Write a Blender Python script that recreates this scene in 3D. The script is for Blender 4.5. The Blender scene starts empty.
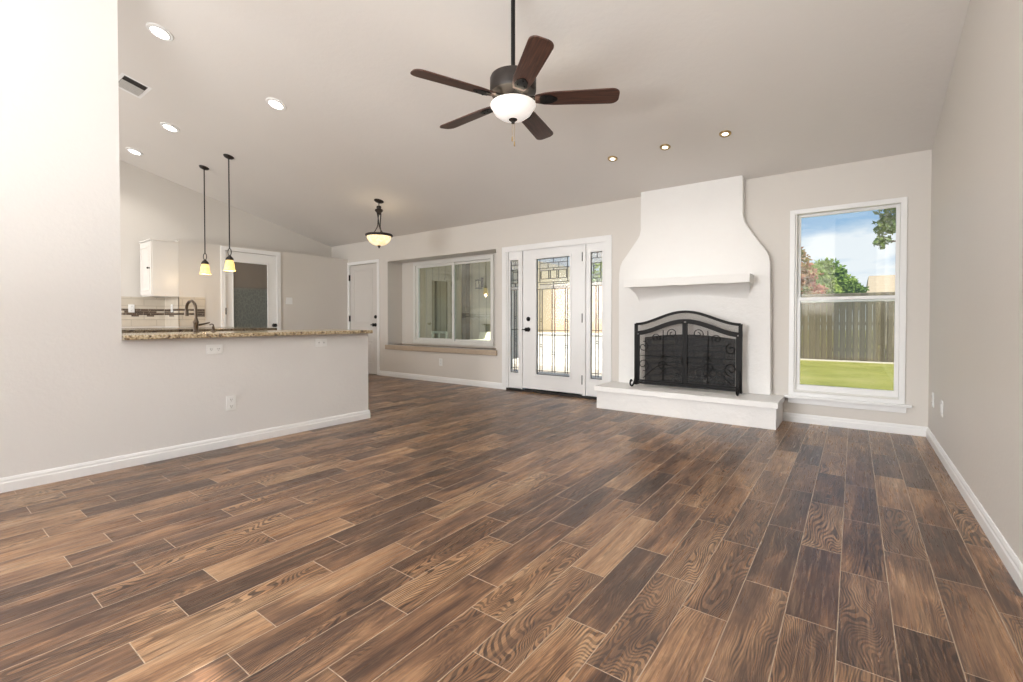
import bpy, bmesh, math, random
from mathutils import Vector, Matrix, noise
PI = math.pi
S = bpy.context.scene
C = S.collection

# ------------------------------------------------------------------ camera
F_PX, YAW, PITCH, CY = 463.3, 36.48, 0.88, 326.7
cam = bpy.data.cameras.new('camera'); co = bpy.data.objects.new('camera', cam); C.objects.link(co)
cam.sensor_fit = 'HORIZONTAL'; cam.sensor_width = 36.0
cam.lens = F_PX / 1023 * 36.0
cam.shift_y = -(341 - CY) / 1023
cam.clip_start = 0.02; cam.clip_end = 300
co.location = (0, 0, 1.0)
co.rotation_euler = (math.radians(90 - PITCH), 0, math.radians(YAW))
S.camera = co

# ------------------------------------------------------------------ colour management
S.view_settings.view_transform = 'Standard'
S.view_settings.look = 'None'
S.view_settings.gamma = 1.0
S.view_settings.use_curve_mapping = False
S.view_settings.exposure = 0.08

# ------------------------------------------------------------------ shader helpers
def lin(r, g, b):
    f = lambda c: (c / 255 / 12.92) if c / 255 <= 0.04045 else ((c / 255 + 0.055) / 1.055) ** 2.4
    return (f(r), f(g), f(b), 1.0)

class NT:
    def __init__(s, tree): s.t = tree
    def n(s, typ, **kw):
        nd = s.t.nodes.new(typ)
        for k, v in kw.items(): setattr(nd, k, v)
        return nd
    def put(s, sock, v):
        if isinstance(v, bpy.types.NodeSocket): s.t.links.new(v, sock)
        elif v is not None: sock.default_value = v
    def m(s, op, a, b=None, c=None, clamp=False):
        nd = s.n('ShaderNodeMath', operation=op); nd.use_clamp = clamp
        s.put(nd.inputs[0], a); s.put(nd.inputs[1], b); s.put(nd.inputs[2], c)
        return nd.outputs[0]
    def mix(s, f, a, b, blend='MIX'):
        nd = s.n('ShaderNodeMix', data_type='RGBA', blend_type=blend)
        s.put(nd.inputs[0], f); s.put(nd.inputs[6], a); s.put(nd.inputs[7], b)
        return nd.outputs[2]
    def ramp(s, f, stops, interp='LINEAR'):
        nd = s.n('ShaderNodeValToRGB'); cr = nd.color_ramp; cr.interpolation = interp
        while len(cr.elements) < len(stops): cr.elements.new(0.5)
        for e, (p, c) in zip(cr.elements, stops):
            e.position = p; e.color = c if len(c) == 4 else (*c, 1)
        s.put(nd.inputs[0], f); return nd.outputs[0]
    def noise(s, vec, scale=5, detail=3, rough=0.5, dist=0.0):
        nd = s.n('ShaderNodeTexNoise')
        s.put(nd.inputs['Vector'], vec); nd.inputs['Scale'].default_value = scale
        nd.inputs['Detail'].default_value = detail; nd.inputs['Roughness'].default_value = rough
        nd.inputs['Distortion'].default_value = dist
        return nd.outputs['Fac']
    def comb(s, x, y, z):
        nd = s.n('ShaderNodeCombineXYZ'); s.put(nd.inputs[0], x); s.put(nd.inputs[1], y); s.put(nd.inputs[2], z)
        return nd.outputs[0]
    def sep(s, v):
        nd = s.n('ShaderNodeSeparateXYZ'); s.put(nd.inputs[0], v); return nd.outputs
    def maprange(s, v, a, b, c, d):
        nd = s.n('ShaderNodeMapRange'); s.put(nd.inputs[0], v)
        for i, q in enumerate((a, b, c, d)): s.put(nd.inputs[i + 1], q)
        return nd.outputs[0]

# ------------------------------------------------------------------ world: blue sky with soft clouds
W = bpy.data.worlds.new('sky'); S.world = W; W.use_nodes = True
wt = W.node_tree; wt.nodes.clear(); T = NT(wt)
geo = T.n('ShaderNodeTexCoord').outputs['Generated']
sx, sy, sz = T.sep(geo)
grad = T.ramp(sz, [(0.0, lin(190, 208, 224)), (0.12, lin(150, 182, 212)), (0.35, lin(116, 156, 202)), (1.0, lin(84, 130, 186))])
cv = T.comb(T.m('ADD', sx, 0.35), T.m('MULTIPLY', sy, 1.0), T.m('MULTIPLY', sz, 2.2))
cn = T.noise(cv, 4.1, 6, 0.55, 0.3)
cm = T.ramp(cn, [(0.50, (0, 0, 0)), (0.62, (1, 1, 1))])
cm2 = T.m('MULTIPLY', cm, T.maprange(sz, 0.22, 0.15, 0.0, 0.9))
skyc = T.mix(cm2, grad, lin(232, 234, 238))
bg = T.n('ShaderNodeBackground'); T.put(bg.inputs[0], skyc); bg.inputs[1].default_value = 1.15
wo = T.n('ShaderNodeOutputWorld'); wt.links.new(bg.outputs[0], wo.inputs[0])

# ------------------------------------------------------------------ sun (behind the camera) and added fill lamps out of view
SUN_EL = math.radians(48.3)
sd = Vector((0.41, -0.912, 0)).normalized() * math.cos(SUN_EL) + Vector((0, 0, math.sin(SUN_EL)))
sl = bpy.data.lights.new('sun', 'SUN'); sl.energy = 9.0; sl.angle = math.radians(0.6); sl.color = (1, 0.95, 0.86)
so = bpy.data.objects.new('sun', sl); C.objects.link(so); so.location = (8, -18, 20)
so.rotation_euler = sd.to_track_quat('Z', 'Y').to_euler()

def area(name, loc, aim, sx_, sy_, power, col=(1, 1, 1)):
    l = bpy.data.lights.new(name, 'AREA'); l.shape = 'RECTANGLE'; l.size = sx_; l.size_y = sy_; l.energy = power; l.color = col
    o = bpy.data.objects.new(name, l); C.objects.link(o); o.location = loc
    o.rotation_euler = (Vector(loc) - Vector(aim)).to_track_quat('Z', 'Y').to_euler()
    return o
area('window_daylight', (-3.05, -6.0, 2.1), (-1.8, 4, 1.3), 3.0, 2.6, 600, (0.985, 0.99, 1.0))  # added area lamp outside the rear wall, evens out the room's brightness
area('kitchen_window_daylight', (-6.2, -1.9, 1.6), (-6.2, 5, 1.9), 2.6, 1.3, 95, (1.0, 0.99, 0.975))  # added lamp just inside the rear wall, brightens the kitchen
area('ceiling_bounce', (-1.0, -1.05, 1.06), (-1.0, -1.04, 5), 1.7, 1.2, 178, (0.985, 0.992, 1.0))  # added upward-facing lamp behind the camera, brightens the ceiling

# ------------------------------------------------------------------ materials
def principled(name, col, rough=0.5, metal=0.0, spec=0.5, bump=None, emit=None, es=0.0):
    m = bpy.data.materials.new(name); m.use_nodes = True
    t = NT(m.node_tree); b = m.node_tree.nodes['Principled BSDF']
    b.inputs['Base Color'].default_value = col
    b.inputs['Roughness'].default_value = rough; b.inputs['Metallic'].default_value = metal
    b.inputs['Specular IOR Level'].default_value = spec
    if emit: b.inputs['Emission Color'].default_value = emit; b.inputs['Emission Strength'].default_value = es
    tc = t.n('ShaderNodeNewGeometry').outputs['Position']
    if bump:
        sc, dist, det = bump
        bp = t.n('ShaderNodeBump'); bp.inputs['Distance'].default_value = dist; bp.inputs['Strength'].default_value = 1
        t.put(bp.inputs['Height'], t.noise(tc, sc, det, 0.6)); m.node_tree.links.new(bp.outputs[0], b.inputs['Normal'])
    m['nt'] = 1
    return m, t, b, tc

def mottled(name, c1, c2, scale, rough=0.5, bump=None, **k):
    m, t, b, tc = principled(name, c1, rough, bump=bump, **k)
    t.put(b.inputs['Base Color'], t.mix(t.noise(tc, scale, 3), c1, c2)); return m

M = {}
M['paint'] = mottled('wall_paint', lin(219, 214, 207), lin(222, 217, 210), 1.5, 0.55, bump=(38, 0.0012, 4), spec=0.3)
M['paint_light'] = mottled('light_wall_paint', lin(228, 226, 223), lin(231, 229, 226), 1.5, 0.55, bump=(38, 0.0012, 4), spec=0.3)  # wall_paint made lighter and more neutral, for the left and half walls
M['louver'] = mottled('vent_louver', lin(200, 198, 194), lin(206, 204, 200), 6, 0.5)
M['ceil'] = mottled('ceiling_paint', lin(228, 224, 219), lin(232, 228, 223), 1.3, 0.8, bump=(22, 0.0018, 4), spec=0.2)
M['white'] = mottled('white_trim', lin(240, 240, 239), lin(243, 243, 242), 3, 0.32, spec=0.45)
M['plaster'] = mottled('white_plaster', lin(238, 236, 233), lin(241, 240, 237), 5, 0.5, bump=(14, 0.006, 5), spec=0.35)
M['cabinet'] = mottled('cabinet_paint', lin(232, 228, 222), lin(235, 231, 225), 3, 0.3)
M['plate'] = mottled('outlet_plastic', lin(240, 240, 238), lin(242, 242, 240), 8, 0.3)
M['black'] = mottled('black_metal', lin(17, 16, 15), lin(24, 22, 21), 30, 0.55, spec=0.25)
M['bronze'] = mottled('dark_bronze', lin(30, 23, 19), lin(41, 32, 27), 25, 0.45, metal=0.1)
M['steel'] = mottled('brushed_nickel', lin(92, 81, 71), lin(116, 104, 92), 40, 0.28, metal=0.95)
M['brass'] = mottled('antique_brass', lin(176, 150, 104), lin(190, 165, 118), 30, 0.35, metal=0.8)
M['dark'] = mottled('dark_gap', lin(34, 30, 28), lin(42, 38, 35), 20, 0.7)
M['cane'] = mottled('lead_came', lin(52, 50, 48), lin(70, 68, 64), 40, 0.4, metal=0.5)
M['alum'] = mottled('window_frame_vinyl', lin(228, 227, 222), lin(232, 231, 226), 5, 0.35)
M['shelfboard'] = mottled('seat_board', lin(176, 158, 138), lin(196, 178, 156), 18, 0.45, bump=(30, 0.002, 3))
M['concrete'] = mottled('patio_concrete', lin(190, 182, 170), lin(206, 198, 186), 4, 0.85, bump=(20, 0.003, 4))
M['firebrick'] = None

def emis(name, col, strength, base=(0.9, 0.9, 0.88, 1)):
    m, t, b, tc = principled(name, base, 0.4, emit=col, es=strength)
    nz = t.noise(tc, 30, 2); t.put(b.inputs['Emission Color'], t.mix(nz, col, tuple(min(1, c * 1.0) for c in col[:3]) + (1,)))
    return m
M['lens'] = emis('downlight_lens', (1, 0.98, 0.94, 1), 6.0)
M['spotlens'] = emis('spot_lens', (1, 0.93, 0.76, 1), 3.0)
M['fanglass'] = emis('fan_bowl_glass', (1, 0.95, 0.91, 1), 0.42, lin(240, 236, 230))

def glow_glass(name, ca, cb, st, sc):
    m, t, b, tc = principled(name, ca, 0.35)
    nz = t.noise(tc, sc, 4, 0.6, 0.8)
    c = t.mix(t.ramp(nz, [(0.35, (0, 0, 0)), (0.7, (1, 1, 1))]), ca, cb)
    t.put(b.inputs['Base Color'], c); t.put(b.inputs['Emission Color'], c); b.inputs['Emission Strength'].default_value = st
    return m
M['amber'] = glow_glass('amber_glass', lin(244, 206, 120), lin(252, 228, 156), 0.95, 30)
M['alabaster'] = glow_glass('alabaster_glass', lin(232, 206, 158), lin(250, 236, 200), 0.95, 18)

def glass(name, tint, refl=0.07, rough=0.0, frost=0.0, fcol=(0.9, 0.9, 0.9, 1)):
    m = bpy.data.materials.new(name); m.use_nodes = True; m.node_tree.nodes.clear(); t = NT(m.node_tree)
    tr = t.n('ShaderNodeBsdfTransparent'); tr.inputs[0].default_value = tint
    gl = t.n('ShaderNodeBsdfGlossy'); gl.inputs['Roughness'].default_value = rough; gl.inputs[0].default_value = (1, 1, 1, 1)
    mx = t.n('ShaderNodeMixShader'); mx.inputs[0].default_value = refl
    m.node_tree.links.new(tr.outputs[0], mx.inputs[1]); m.node_tree.links.new(gl.outputs[0], mx.inputs[2])
    out = mx.outputs[0]
    if frost:
        df = t.n('ShaderNodeBsdfTranslucent'); df.inputs[0].default_value = fcol
        d2 = t.n('ShaderNodeBsdfDiffuse'); d2.inputs[0].default_value = fcol
        m0 = t.n('ShaderNodeMixShader'); m0.inputs[0].default_value = 0.45
        m.node_tree.links.new(df.outputs[0], m0.inputs[1]); m.node_tree.links.new(d2.outputs[0], m0.inputs[2])
        m2 = t.n('ShaderNodeMixShader')
        tc = t.n('ShaderNodeNewGeometry').outputs['Position']
        nz = t.noise(tc, 60, 3, 0.6, 1.0)
        t.put(m2.inputs[0], t.maprange(nz, 0.3, 0.7, frost * 0.75, min(1.0, frost * 1.25)))
        m.node_tree.links.new(out, m2.inputs[1]); m.node_tree.links.new(m0.outputs[0], m2.inputs[2]); out = m2.outputs[0]
    o = t.n('ShaderNodeOutputMaterial'); m.node_tree.links.new(out, o.inputs[0])
    return m
M['glass'] = glass('clear_glass', (0.97, 0.985, 0.97, 1), 0.03)
M['nicheglass'] = glass('window_glass', (0.90, 0.94, 0.90, 1), 0.12)
M['leadglass'] = glass('textured_glass', (0.99, 0.985, 0.96, 1), 0.04, 0.15, 0.10, (0.95, 0.93, 0.88, 1))
M['frostwhite'] = glass('white_bevel_glass', (1, 1, 1, 1), 0.02, 0.1, 0.26, (0.97, 0.97, 0.97, 1))
M['mesh'] = glass('wire_mesh', (0.86, 0.85, 0.84, 1), 0.01, 0.5, 0.05, (0.35, 0.34, 0.33, 1))
M['screen'] = glass('insect_screen', (0.90, 0.90, 0.88, 1), 0.0, 0.5, 0.02, (0.4, 0.4, 0.4, 1))

def floor_mat():
    m, t, b, tc = principled('wood_look_tile', lin(120, 88, 66), 0.35)
    x, y, z = t.sep(tc)
    PW, PL = 0.1467, 0.605
    u = t.m('DIVIDE', t.m('ADD', x, 1.355), PW); k = t.m('FLOOR', u); fu = t.m('SUBTRACT', u, k)
    md = t.m('FLOORED_MODULO', k, 3.0)
    off = t.m('ADD', 0.437, t.m('ADD', t.m('MULTIPLY', t.m('COMPARE', md, 1.0, 0.2), 0.308), t.m('MULTIPLY', t.m('COMPARE', md, 2.0, 0.2), 0.160)))
    v = t.m('DIVIDE', t.m('SUBTRACT', y, off), PL); j = t.m('FLOOR', v); fv = t.m('SUBTRACT', v, j)
    du = t.m('MULTIPLY', t.m('MINIMUM', fu, t.m('SUBTRACT', 1.0, fu)), PW)
    dv = t.m('MULTIPLY', t.m('MINIMUM', fv, t.m('SUBTRACT', 1.0, fv)), PL)
    dj = t.m('MINIMUM', du, dv)
    joint = t.maprange(dj, 0.0010, 0.0022, 1.0, 0.0)
    wn = t.n('ShaderNodeTexWhiteNoise', noise_dimensions='3D'); t.put(wn.inputs['Vector'], t.comb(k, j, 3.7))
    r1, r2, r3 = t.sep(wn.outputs['Color'])
    wn2 = t.n('ShaderNodeTexWhiteNoise', noise_dimensions='3D'); t.put(wn2.inputs['Vector'], t.comb(k, j, 9.1))
    q1, q2, q3 = t.sep(wn2.outputs['Color'])
    ox = t.m('ADD', x, t.m('MULTIPLY', r1, 31)); oy = t.m('ADD', y, t.m('MULTIPLY', r2, 47)); oz = t.m('MULTIPLY', r3, 23)
    # base tone of each plank and its drifting tan / umber clouds
    cloud = t.noise(t.comb(t.m('MULTIPLY', ox, 7.5), t.m('MULTIPLY', oy, 1.7), oz), 1.0, 4, 0.6, 0.6)
    tone = t.m('ADD', t.m('MULTIPLY', t.m('SUBTRACT', cloud, 0.5), 1.9), t.m('ADD', 0.22, t.m('MULTIPLY', q1, 0.56)))
    col = t.ramp(tone, [(0.0, lin(70, 52, 43)), (0.25, lin(94, 68, 54)), (0.5, lin(138, 102, 76)), (0.72, lin(174, 133, 98)), (1.0, lin(204, 166, 128))])
    # cathedral figure
    w1 = t.noise(t.comb(t.m('MULTIPLY', ox, 5.5), t.m('MULTIPLY', oy, 1.35), oz), 1.0, 2, 0.5, 0.5)
    ph = t.m('ADD', t.m('MULTIPLY', w1, 230), t.m('MULTIPLY', ox, 520))
    line = t.m('MULTIPLY', t.m('ADD', t.m('SINE', ph), 1.0), 0.5)
    line = t.ramp(line, [(0.42, (0, 0, 0)), (0.62, (1, 1, 1))])
    fmask = t.noise(t.comb(t.m('MULTIPLY', ox, 6.0), t.m('MULTIPLY', oy, 2.0), t.m('ADD', oz, 5)), 1.0, 2, 0.5, 0.3)
    fm = t.m('MULTIPLY', t.maprange(t.m('ADD', fmask, t.m('MULTIPLY', t.m('SUBTRACT', q2, 0.5), 0.45)), 0.38, 0.58, 0.0, 1.0), 0.92)
    brk = t.noise(t.comb(t.m('MULTIPLY', ox, 60), t.m('MULTIPLY', oy, 9), oz), 1.0, 2)
    fm = t.m('MULTIPLY', fm, t.maprange(brk, 0.3, 0.6, 0.45, 1.0))
    col = t.mix(t.m('MULTIPLY', line, fm), col, lin(50, 37, 31))
    # streaks along the grain
    stk = t.noise(t.comb(t.m('MULTIPLY', ox, 42), t.m('MULTIPLY', oy, 2.6), oz), 1.0, 4, 0.7, 0.4)
    col = t.mix(t.maprange(stk, 0.50, 0.68, 0.0, 0.60), col, lin(66, 49, 40))
    col = t.mix(t.maprange(stk, 0.46, 0.30, 0.0, 0.40), col, lin(192, 154, 118))
    # fine fibres
    fib = t.noise(t.comb(t.m('MULTIPLY', ox, 150), t.m('MULTIPLY', oy, 5), oz), 1.0, 3, 0.65)
    col = t.mix(t.maprange(fib, 0.42, 0.66, 0.0, 0.50), col, lin(58, 43, 35))
    col = t.mix(t.maprange(fib, 0.50, 0.22, 0.0, 0.25), col, lin(196, 158, 122))
    col = t.mix(t.m('MULTIPLY', q3, 0.20), col, lin(112, 97, 88))
    col = t.mix(t.m('MULTIPLY', joint, 0.85), col, lin(196, 172, 148))
    t.put(b.inputs['Base Color'], col)
    t.put(b.inputs['Roughness'], t.maprange(fib, 0.3, 0.7, 0.24, 0.38))
    b.inputs['Specular IOR Level'].default_value = 0.42
    h = t.m('SUBTRACT', t.m('MULTIPLY', fib, 0.25), t.m('ADD', t.m('MULTIPLY', t.m('MULTIPLY', line, fm), 0.25), t.m('MULTIPLY', joint, 1.0)))
    bp = t.n('ShaderNodeBump'); bp.inputs['Distance'].default_value = 0.0014; t.put(bp.inputs['Height'], h)
    m.node_tree.links.new(bp.outputs[0], b.inputs['Normal'])
    return m
M['floor'] = floor_mat()

def granite(name, dark=0.0):
    m, t, b, tc = principled(name, lin(180, 160, 130), 0.18, spec=0.5)
    n1 = t.noise(tc, 55, 5, 0.65); n2 = t.noise(tc, 26, 4, 0.7, 0.5)
    c = t.ramp(n1, [(0.30, lin(70, 56, 46)), (0.44, lin(168, 146, 112)), (0.56, lin(206, 190, 158)), (0.72, lin(228, 216, 194))])
    c = t.mix(t.ramp(n2, [(0.54, (0, 0, 0)), (0.62, (1, 1, 1))]), c, lin(88, 72, 60))
    if dark: c = t.mix(dark, c, lin(52, 42, 36))
    t.put(b.inputs['Base Color'], c); return m
M['granite'] = granite('speckled_granite'); M['granite2'] = granite('brown_granite', 0.72)

def brick_mat(name, c1, c2, mortar, sx_, sz_, axis='x', rough=0.8, mort=0.02, bumpd=0.004):
    m, t, b, tc = principled(name, c1, rough)
    x, y, z = t.sep(tc)
    bt = t.n('ShaderNodeTexBrick'); t.put(bt.inputs['Vector'], t.comb(x if axis == 'x' else y, z, 0.0))
    bt.inputs['Color1'].default_value = c1; bt.inputs['Color2'].default_value = c2; bt.inputs['Mortar'].default_value = mortar
    bt.inputs['Scale'].default_value = 1.0; bt.inputs['Brick Width'].default_value = sx_; bt.inputs['Row Height'].default_value = sz_
    bt.inputs['Mortar Size'].default_value = mort * sz_ * 2; bt.inputs['Bias'].default_value = 0.0
    nz = t.noise(tc, 9, 4)
    t.put(b.inputs['Base Color'], t.mix(t.maprange(nz, 0.3, 0.7, 0, 0.35), bt.outputs['Color'], mortar))
    bp = t.n('ShaderNodeBump'); bp.inputs['Distance'].default_value = bumpd; t.put(bp.inputs['Height'], t.m('SUBTRACT', 1.0, bt.outputs['Fac']))
    m.node_tree.links.new(bp.outputs[0], b.inputs['Normal']); return m
M['firebrick'] = brick_mat('sooty_firebrick', lin(92, 80, 70), lin(58, 50, 44), lin(40, 35, 32), 0.2, 0.07, mort=0.1)
M['tile'] = brick_mat('travertine_tile', lin(207, 197, 181), lin(214, 205, 190), lin(190, 180, 164), 0.3, 0.1, 'y', 0.4, 0.03, 0.001)
M['tilex'] = brick_mat('travertine_tile_side', lin(207, 197, 181), lin(214, 205, 190), lin(190, 180, 164), 0.3, 0.1, 'x', 0.4, 0.03, 0.001)
M['mosaic'] = brick_mat('glass_mosaic', lin(40, 28, 24), lin(74, 56, 46), lin(150, 134, 116), 0.16, 0.028, 'y', 0.15, 0.05, 0.001)
M['mosaicx'] = brick_mat('glass_mosaic_side', lin(40, 28, 24), lin(74, 56, 46), lin(150, 134, 116), 0.16, 0.028, 'x', 0.15, 0.05, 0.001)
M['housebrick'] = brick_mat('tan_brick', lin(204, 172, 146), lin(212, 182, 158), lin(210, 192, 172), 0.2, 0.075, 'x', 0.9, 0.08)

def vboards(name, c1, c2, gap, width, rough=0.8, streak=1.0):
    m, t, b, tc = principled(name, c1, rough)
    x, y, z = t.sep(tc)
    u = t.m('DIVIDE', x, width); k = t.m('FLOOR', u); fu = t.m('SUBTRACT', u, k)
    wn = t.n('ShaderNodeTexWhiteNoise', noise_dimensions='1D'); t.put(wn.inputs['W'], k)
    st = t.noise(t.comb(t.m('MULTIPLY', x, 30), y, t.m('MULTIPLY', z, 2.2)), 1.0, 4, 0.6)
    f = t.m('ADD', t.m('MULTIPLY', wn.outputs['Value'], 0.6), t.m('MULTIPLY', st, 0.6 * streak), clamp=True)
    c = t.mix(f, c1, c2)
    g = t.m('LESS_THAN', t.m('MINIMUM', fu, t.m('SUBTRACT', 1.0, fu)), 0.035)
    t.put(b.inputs['Base Color'], t.mix(t.m('MULTIPLY', g, gap), c, lin(50, 44, 38)))
    return m
M['siding'] = vboards('board_siding', lin(196, 186, 158), lin(210, 200, 172), 0.55, 0.24, 0.7, 0.5)
M['fence'] = vboards('weathered_cedar', lin(56, 51, 42), lin(108, 99, 82), 0.8, 0.14)
M['porchceil'] = vboards('porch_ceiling_boards', lin(132, 112, 84), lin(150, 128, 98), 0.6, 0.12)
M['blade'] = None
def blade_mat():
    m, t, b, tc = principled('walnut_blade', lin(60, 38, 30), 0.5)
    ob = t.n('ShaderNodeTexCoord').outputs['Object']
    x, y, z = t.sep(ob)
    n1 = t.noise(t.comb(t.m('MULTIPLY', x, 6), t.m('MULTIPLY', y, 90), z), 1.0, 4, 0.6, 0.4)
    t.put(b.inputs['Base Color'], t.ramp(n1, [(0.3, lin(52, 34, 28)), (0.55, lin(80, 52, 41)), (0.75, lin(104, 68, 52))]))
    return m
M['blade'] = blade_mat()
def pantry_glass():
    m, t, b, tc = principled('etched_glass', lin(92, 96, 94), 0.12)
    x, y, z = t.sep(tc)
    vo = t.n('ShaderNodeTexVoronoi', feature='DISTANCE_TO_EDGE'); vo.inputs['Scale'].default_value = 1.0
    t.put(vo.inputs['Vector'], t.comb(0.0, t.m('MULTIPLY', y, 34), t.m('MULTIPLY', z, 16)))
    e = t.maprange(vo.outputs['Distance'], 0.03, 0.12, 1.0, 0.0)
    low = t.maprange(z, 1.47, 1.53, 1.0, 0.0)
    base = t.mix(low, lin(118, 110, 100), lin(96, 101, 97))
    t.put(b.inputs['Base Color'], t.mix(t.m('MULTIPLY', t.m('MULTIPLY', e, low), 0.22), base, lin(158, 160, 152)))
    t.put(b.inputs['Roughness'], t.m('ADD', 0.15, t.m('MULTIPLY', low, 0.25)))
    return m
M['etched'] = pantry_glass()
def grass_mat():
    m, t, b, tc = principled('lawn', lin(150, 165, 70), 0.9, spec=0.1)
    n1 = t.noise(tc, 0.9, 5, 0.6); n2 = t.noise(tc, 34, 3, 0.7)
    c = t.ramp(n1, [(0.3, lin(142, 144, 74)), (0.5, lin(166, 164, 92)), (0.7, lin(184, 176, 116))])
    c = t.mix(t.maprange(n2, 0.4, 0.7, 0, 0.5), c, lin(112, 120, 58))
    t.put(b.inputs['Base Color'], c)
    bp = t.n('ShaderNodeBump'); bp.inputs['Distance'].default_value = 0.03; t.put(bp.inputs['Height'], n2)
    m.node_tree.links.new(bp.outputs[0], b.inputs['Normal']); return m
M['grass'] = grass_mat()
def leaf_mat(name, c1, c2, c3):
    m, t, b, tc = principled(name, c1, 0.6)
    n1 = t.noise(tc, 1.6, 3); n2 = t.noise(tc, 14, 2)
    c = t.ramp(t.m('ADD', t.m('MULTIPLY', n1, 0.6), t.m('MULTIPLY', n2, 0.4)), [(0.36, c1), (0.5, c2), (0.62, c3)])
    t.put(b.inputs['Base Color'], c)
    tl = t.n('ShaderNodeBsdfTranslucent'); t.put(tl.inputs[0], c)
    mx = t.n('ShaderNodeMixShader'); mx.inputs[0].default_value = 0.4
    out = m.node_tree.nodes['Material Output']
    m.node_tree.links.new(b.outputs[0], mx.inputs[1]); m.node_tree.links.new(tl.outputs[0], mx.inputs[2]); m.node_tree.links.new(mx.outputs[0], out.inputs[0])
    return m
M['leafg'] = leaf_mat('green_leaves', lin(84, 110, 44), lin(122, 148, 62), lin(156, 172, 88))
M['leafd'] = leaf_mat('deep_green_leaves', lin(78, 104, 48), lin(112, 134, 64), lin(146, 160, 92))
M['leafr'] = leaf_mat('red_tinged_leaves', lin(104, 122, 58), lin(166, 126, 88), lin(180, 108, 86))
M['bark'] = mottled('bark', lin(92, 76, 62), lin(126, 108, 90), 8, 0.9)
M['roofs'] = brick_mat('tan_shingles', lin(156, 140, 118), lin(162, 146, 124), lin(150, 134, 112), 0.3, 0.14, 'x', 0.9, 0.03)
M['stucco'] = mottled('stucco', lin(206, 194, 176), lin(214, 202, 186), 2, 0.9)
M['cushion'] = mottled('cream_cushion', lin(250, 244, 214), lin(252, 248, 226), 6, 0.8)
M['ash'] = mottled('cast_iron', lin(40, 37, 34), lin(56, 52, 48), 20, 0.7)
M['door'] = mottled('door_paint', lin(214, 210, 205), lin(218, 214, 209), 3, 0.4)

# ------------------------------------------------------------------ geometry helpers
def box(bm, x0, x1, y0, y1, z0, z1):
    vs = [bm.verts.new(p) for p in [(x0, y0, z0), (x1, y0, z0), (x1, y1, z0), (x0, y1, z0), (x0, y0, z1), (x1, y0, z1), (x1, y1, z1), (x0, y1, z1)]]
    fs = [bm.faces.new([vs[i] for i in f]) for f in [(0, 3, 2, 1), (4, 5, 6, 7), (0, 1, 5, 4), (1, 2, 6, 5), (2, 3, 7, 6), (3, 0, 4, 7)]]
    return vs
def boxc(bm, c, s):
    return box(bm, c[0] - s[0] / 2, c[0] + s[0] / 2, c[1] - s[1] / 2, c[1] + s[1] / 2, c[2] - s[2] / 2, c[2] + s[2] / 2)
def lathe(bm, prof, c=(0, 0, 0), n=32, rot=None, ring=False):
    rings = []
    for r, z in prof:
        ring = []
        for i in range(n):
            a = 2 * PI * i / n
            p = Vector((r * math.cos(a), r * math.sin(a), z))
            if rot: p = rot @ p
            ring.append(bm.verts.new(p + Vector(c)))
        rings.append(ring)
    for a, b in zip(rings, rings[1:]):
        for i in range(n):
            bm.faces.new((a[i], a[(i + 1) % n], b[(i + 1) % n], b[i]))
    if ring:
        for i in range(n): bm.faces.new((rings[-1][i], rings[-1][(i + 1) % n], rings[0][(i + 1) % n], rings[0][i]))
    else:
        if prof[0][0] > 1e-6: bm.faces.new(list(reversed(rings[0])))
        if prof[-1][0] > 1e-6: bm.faces.new(rings[-1])
    bmesh.ops.remove_doubles(bm, verts=bm.verts, dist=1e-6)
def tube(bm, pts, r, n=8):
    pts = [Vector(p) for p in pts]; rings = []
    rr = r if isinstance(r, (list, tuple)) else [r] * len(pts)
    up = None
    for i, p in enumerate(pts):
        d = (pts[min(i + 1, len(pts) - 1)] - pts[max(i - 1, 0)]).normalized()
        if up is None:
            up = Vector((0, 0, 1)) if abs(d.z) < 0.9 else Vector((1, 0, 0))
        s = d.cross(up)
        if s.length < 1e-4: s = d.cross(Vector((1, 0.2, 0)))
        s.normalize(); up = s.cross(d).normalized()
        rings.append([bm.verts.new(p + (s * math.cos(2 * PI * k / n) + up * math.sin(2 * PI * k / n)) * rr[i]) for k in range(n)])
    for a, b in zip(rings, rings[1:]):
        for k in range(n): bm.faces.new((a[k], a[(k + 1) % n], b[(k + 1) % n], b[k]))
    bm.faces.new(list(reversed(rings[0]))); bm.faces.new(rings[-1])
def prism(bm, poly, axis, a, b):
    """poly: 2-D outline; axis 'x': (y,z) extruded in x; 'y': (x,z) extruded in y; 'z': (x,y) in z"""
    def P(u, v, w): return {'x': (w, u, v), 'y': (u, w, v), 'z': (u, v, w)}[axis]
    A = [bm.verts.new(P(u, v, a)) for u, v in poly]; B = [bm.verts.new(P(u, v, b)) for u, v in poly]
    fa = bm.faces.new(A); fb = bm.faces.new(list(reversed(B))); n = len(poly)
    for i in range(n): bm.faces.new((A[i], B[i], B[(i + 1) % n], A[(i + 1) % n]))
    bmesh.ops.recalc_face_normals(bm, faces=bm.faces)
    if n > 4: bmesh.ops.triangulate(bm, faces=[fa, fb])
def finish(bm, bevel=0.0, seg=2, smooth=False):
    bmesh.ops.recalc_face_normals(bm, faces=bm.faces)
    if bevel:
        es = [e for e in bm.edges if len(e.link_faces) == 2 and e.calc_face_angle(0) > 0.6]
        bmesh.ops.bevel(bm, geom=es, offset=bevel, segments=seg, affect='EDGES', profile=0.5, clamp_overlap=True)
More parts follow.
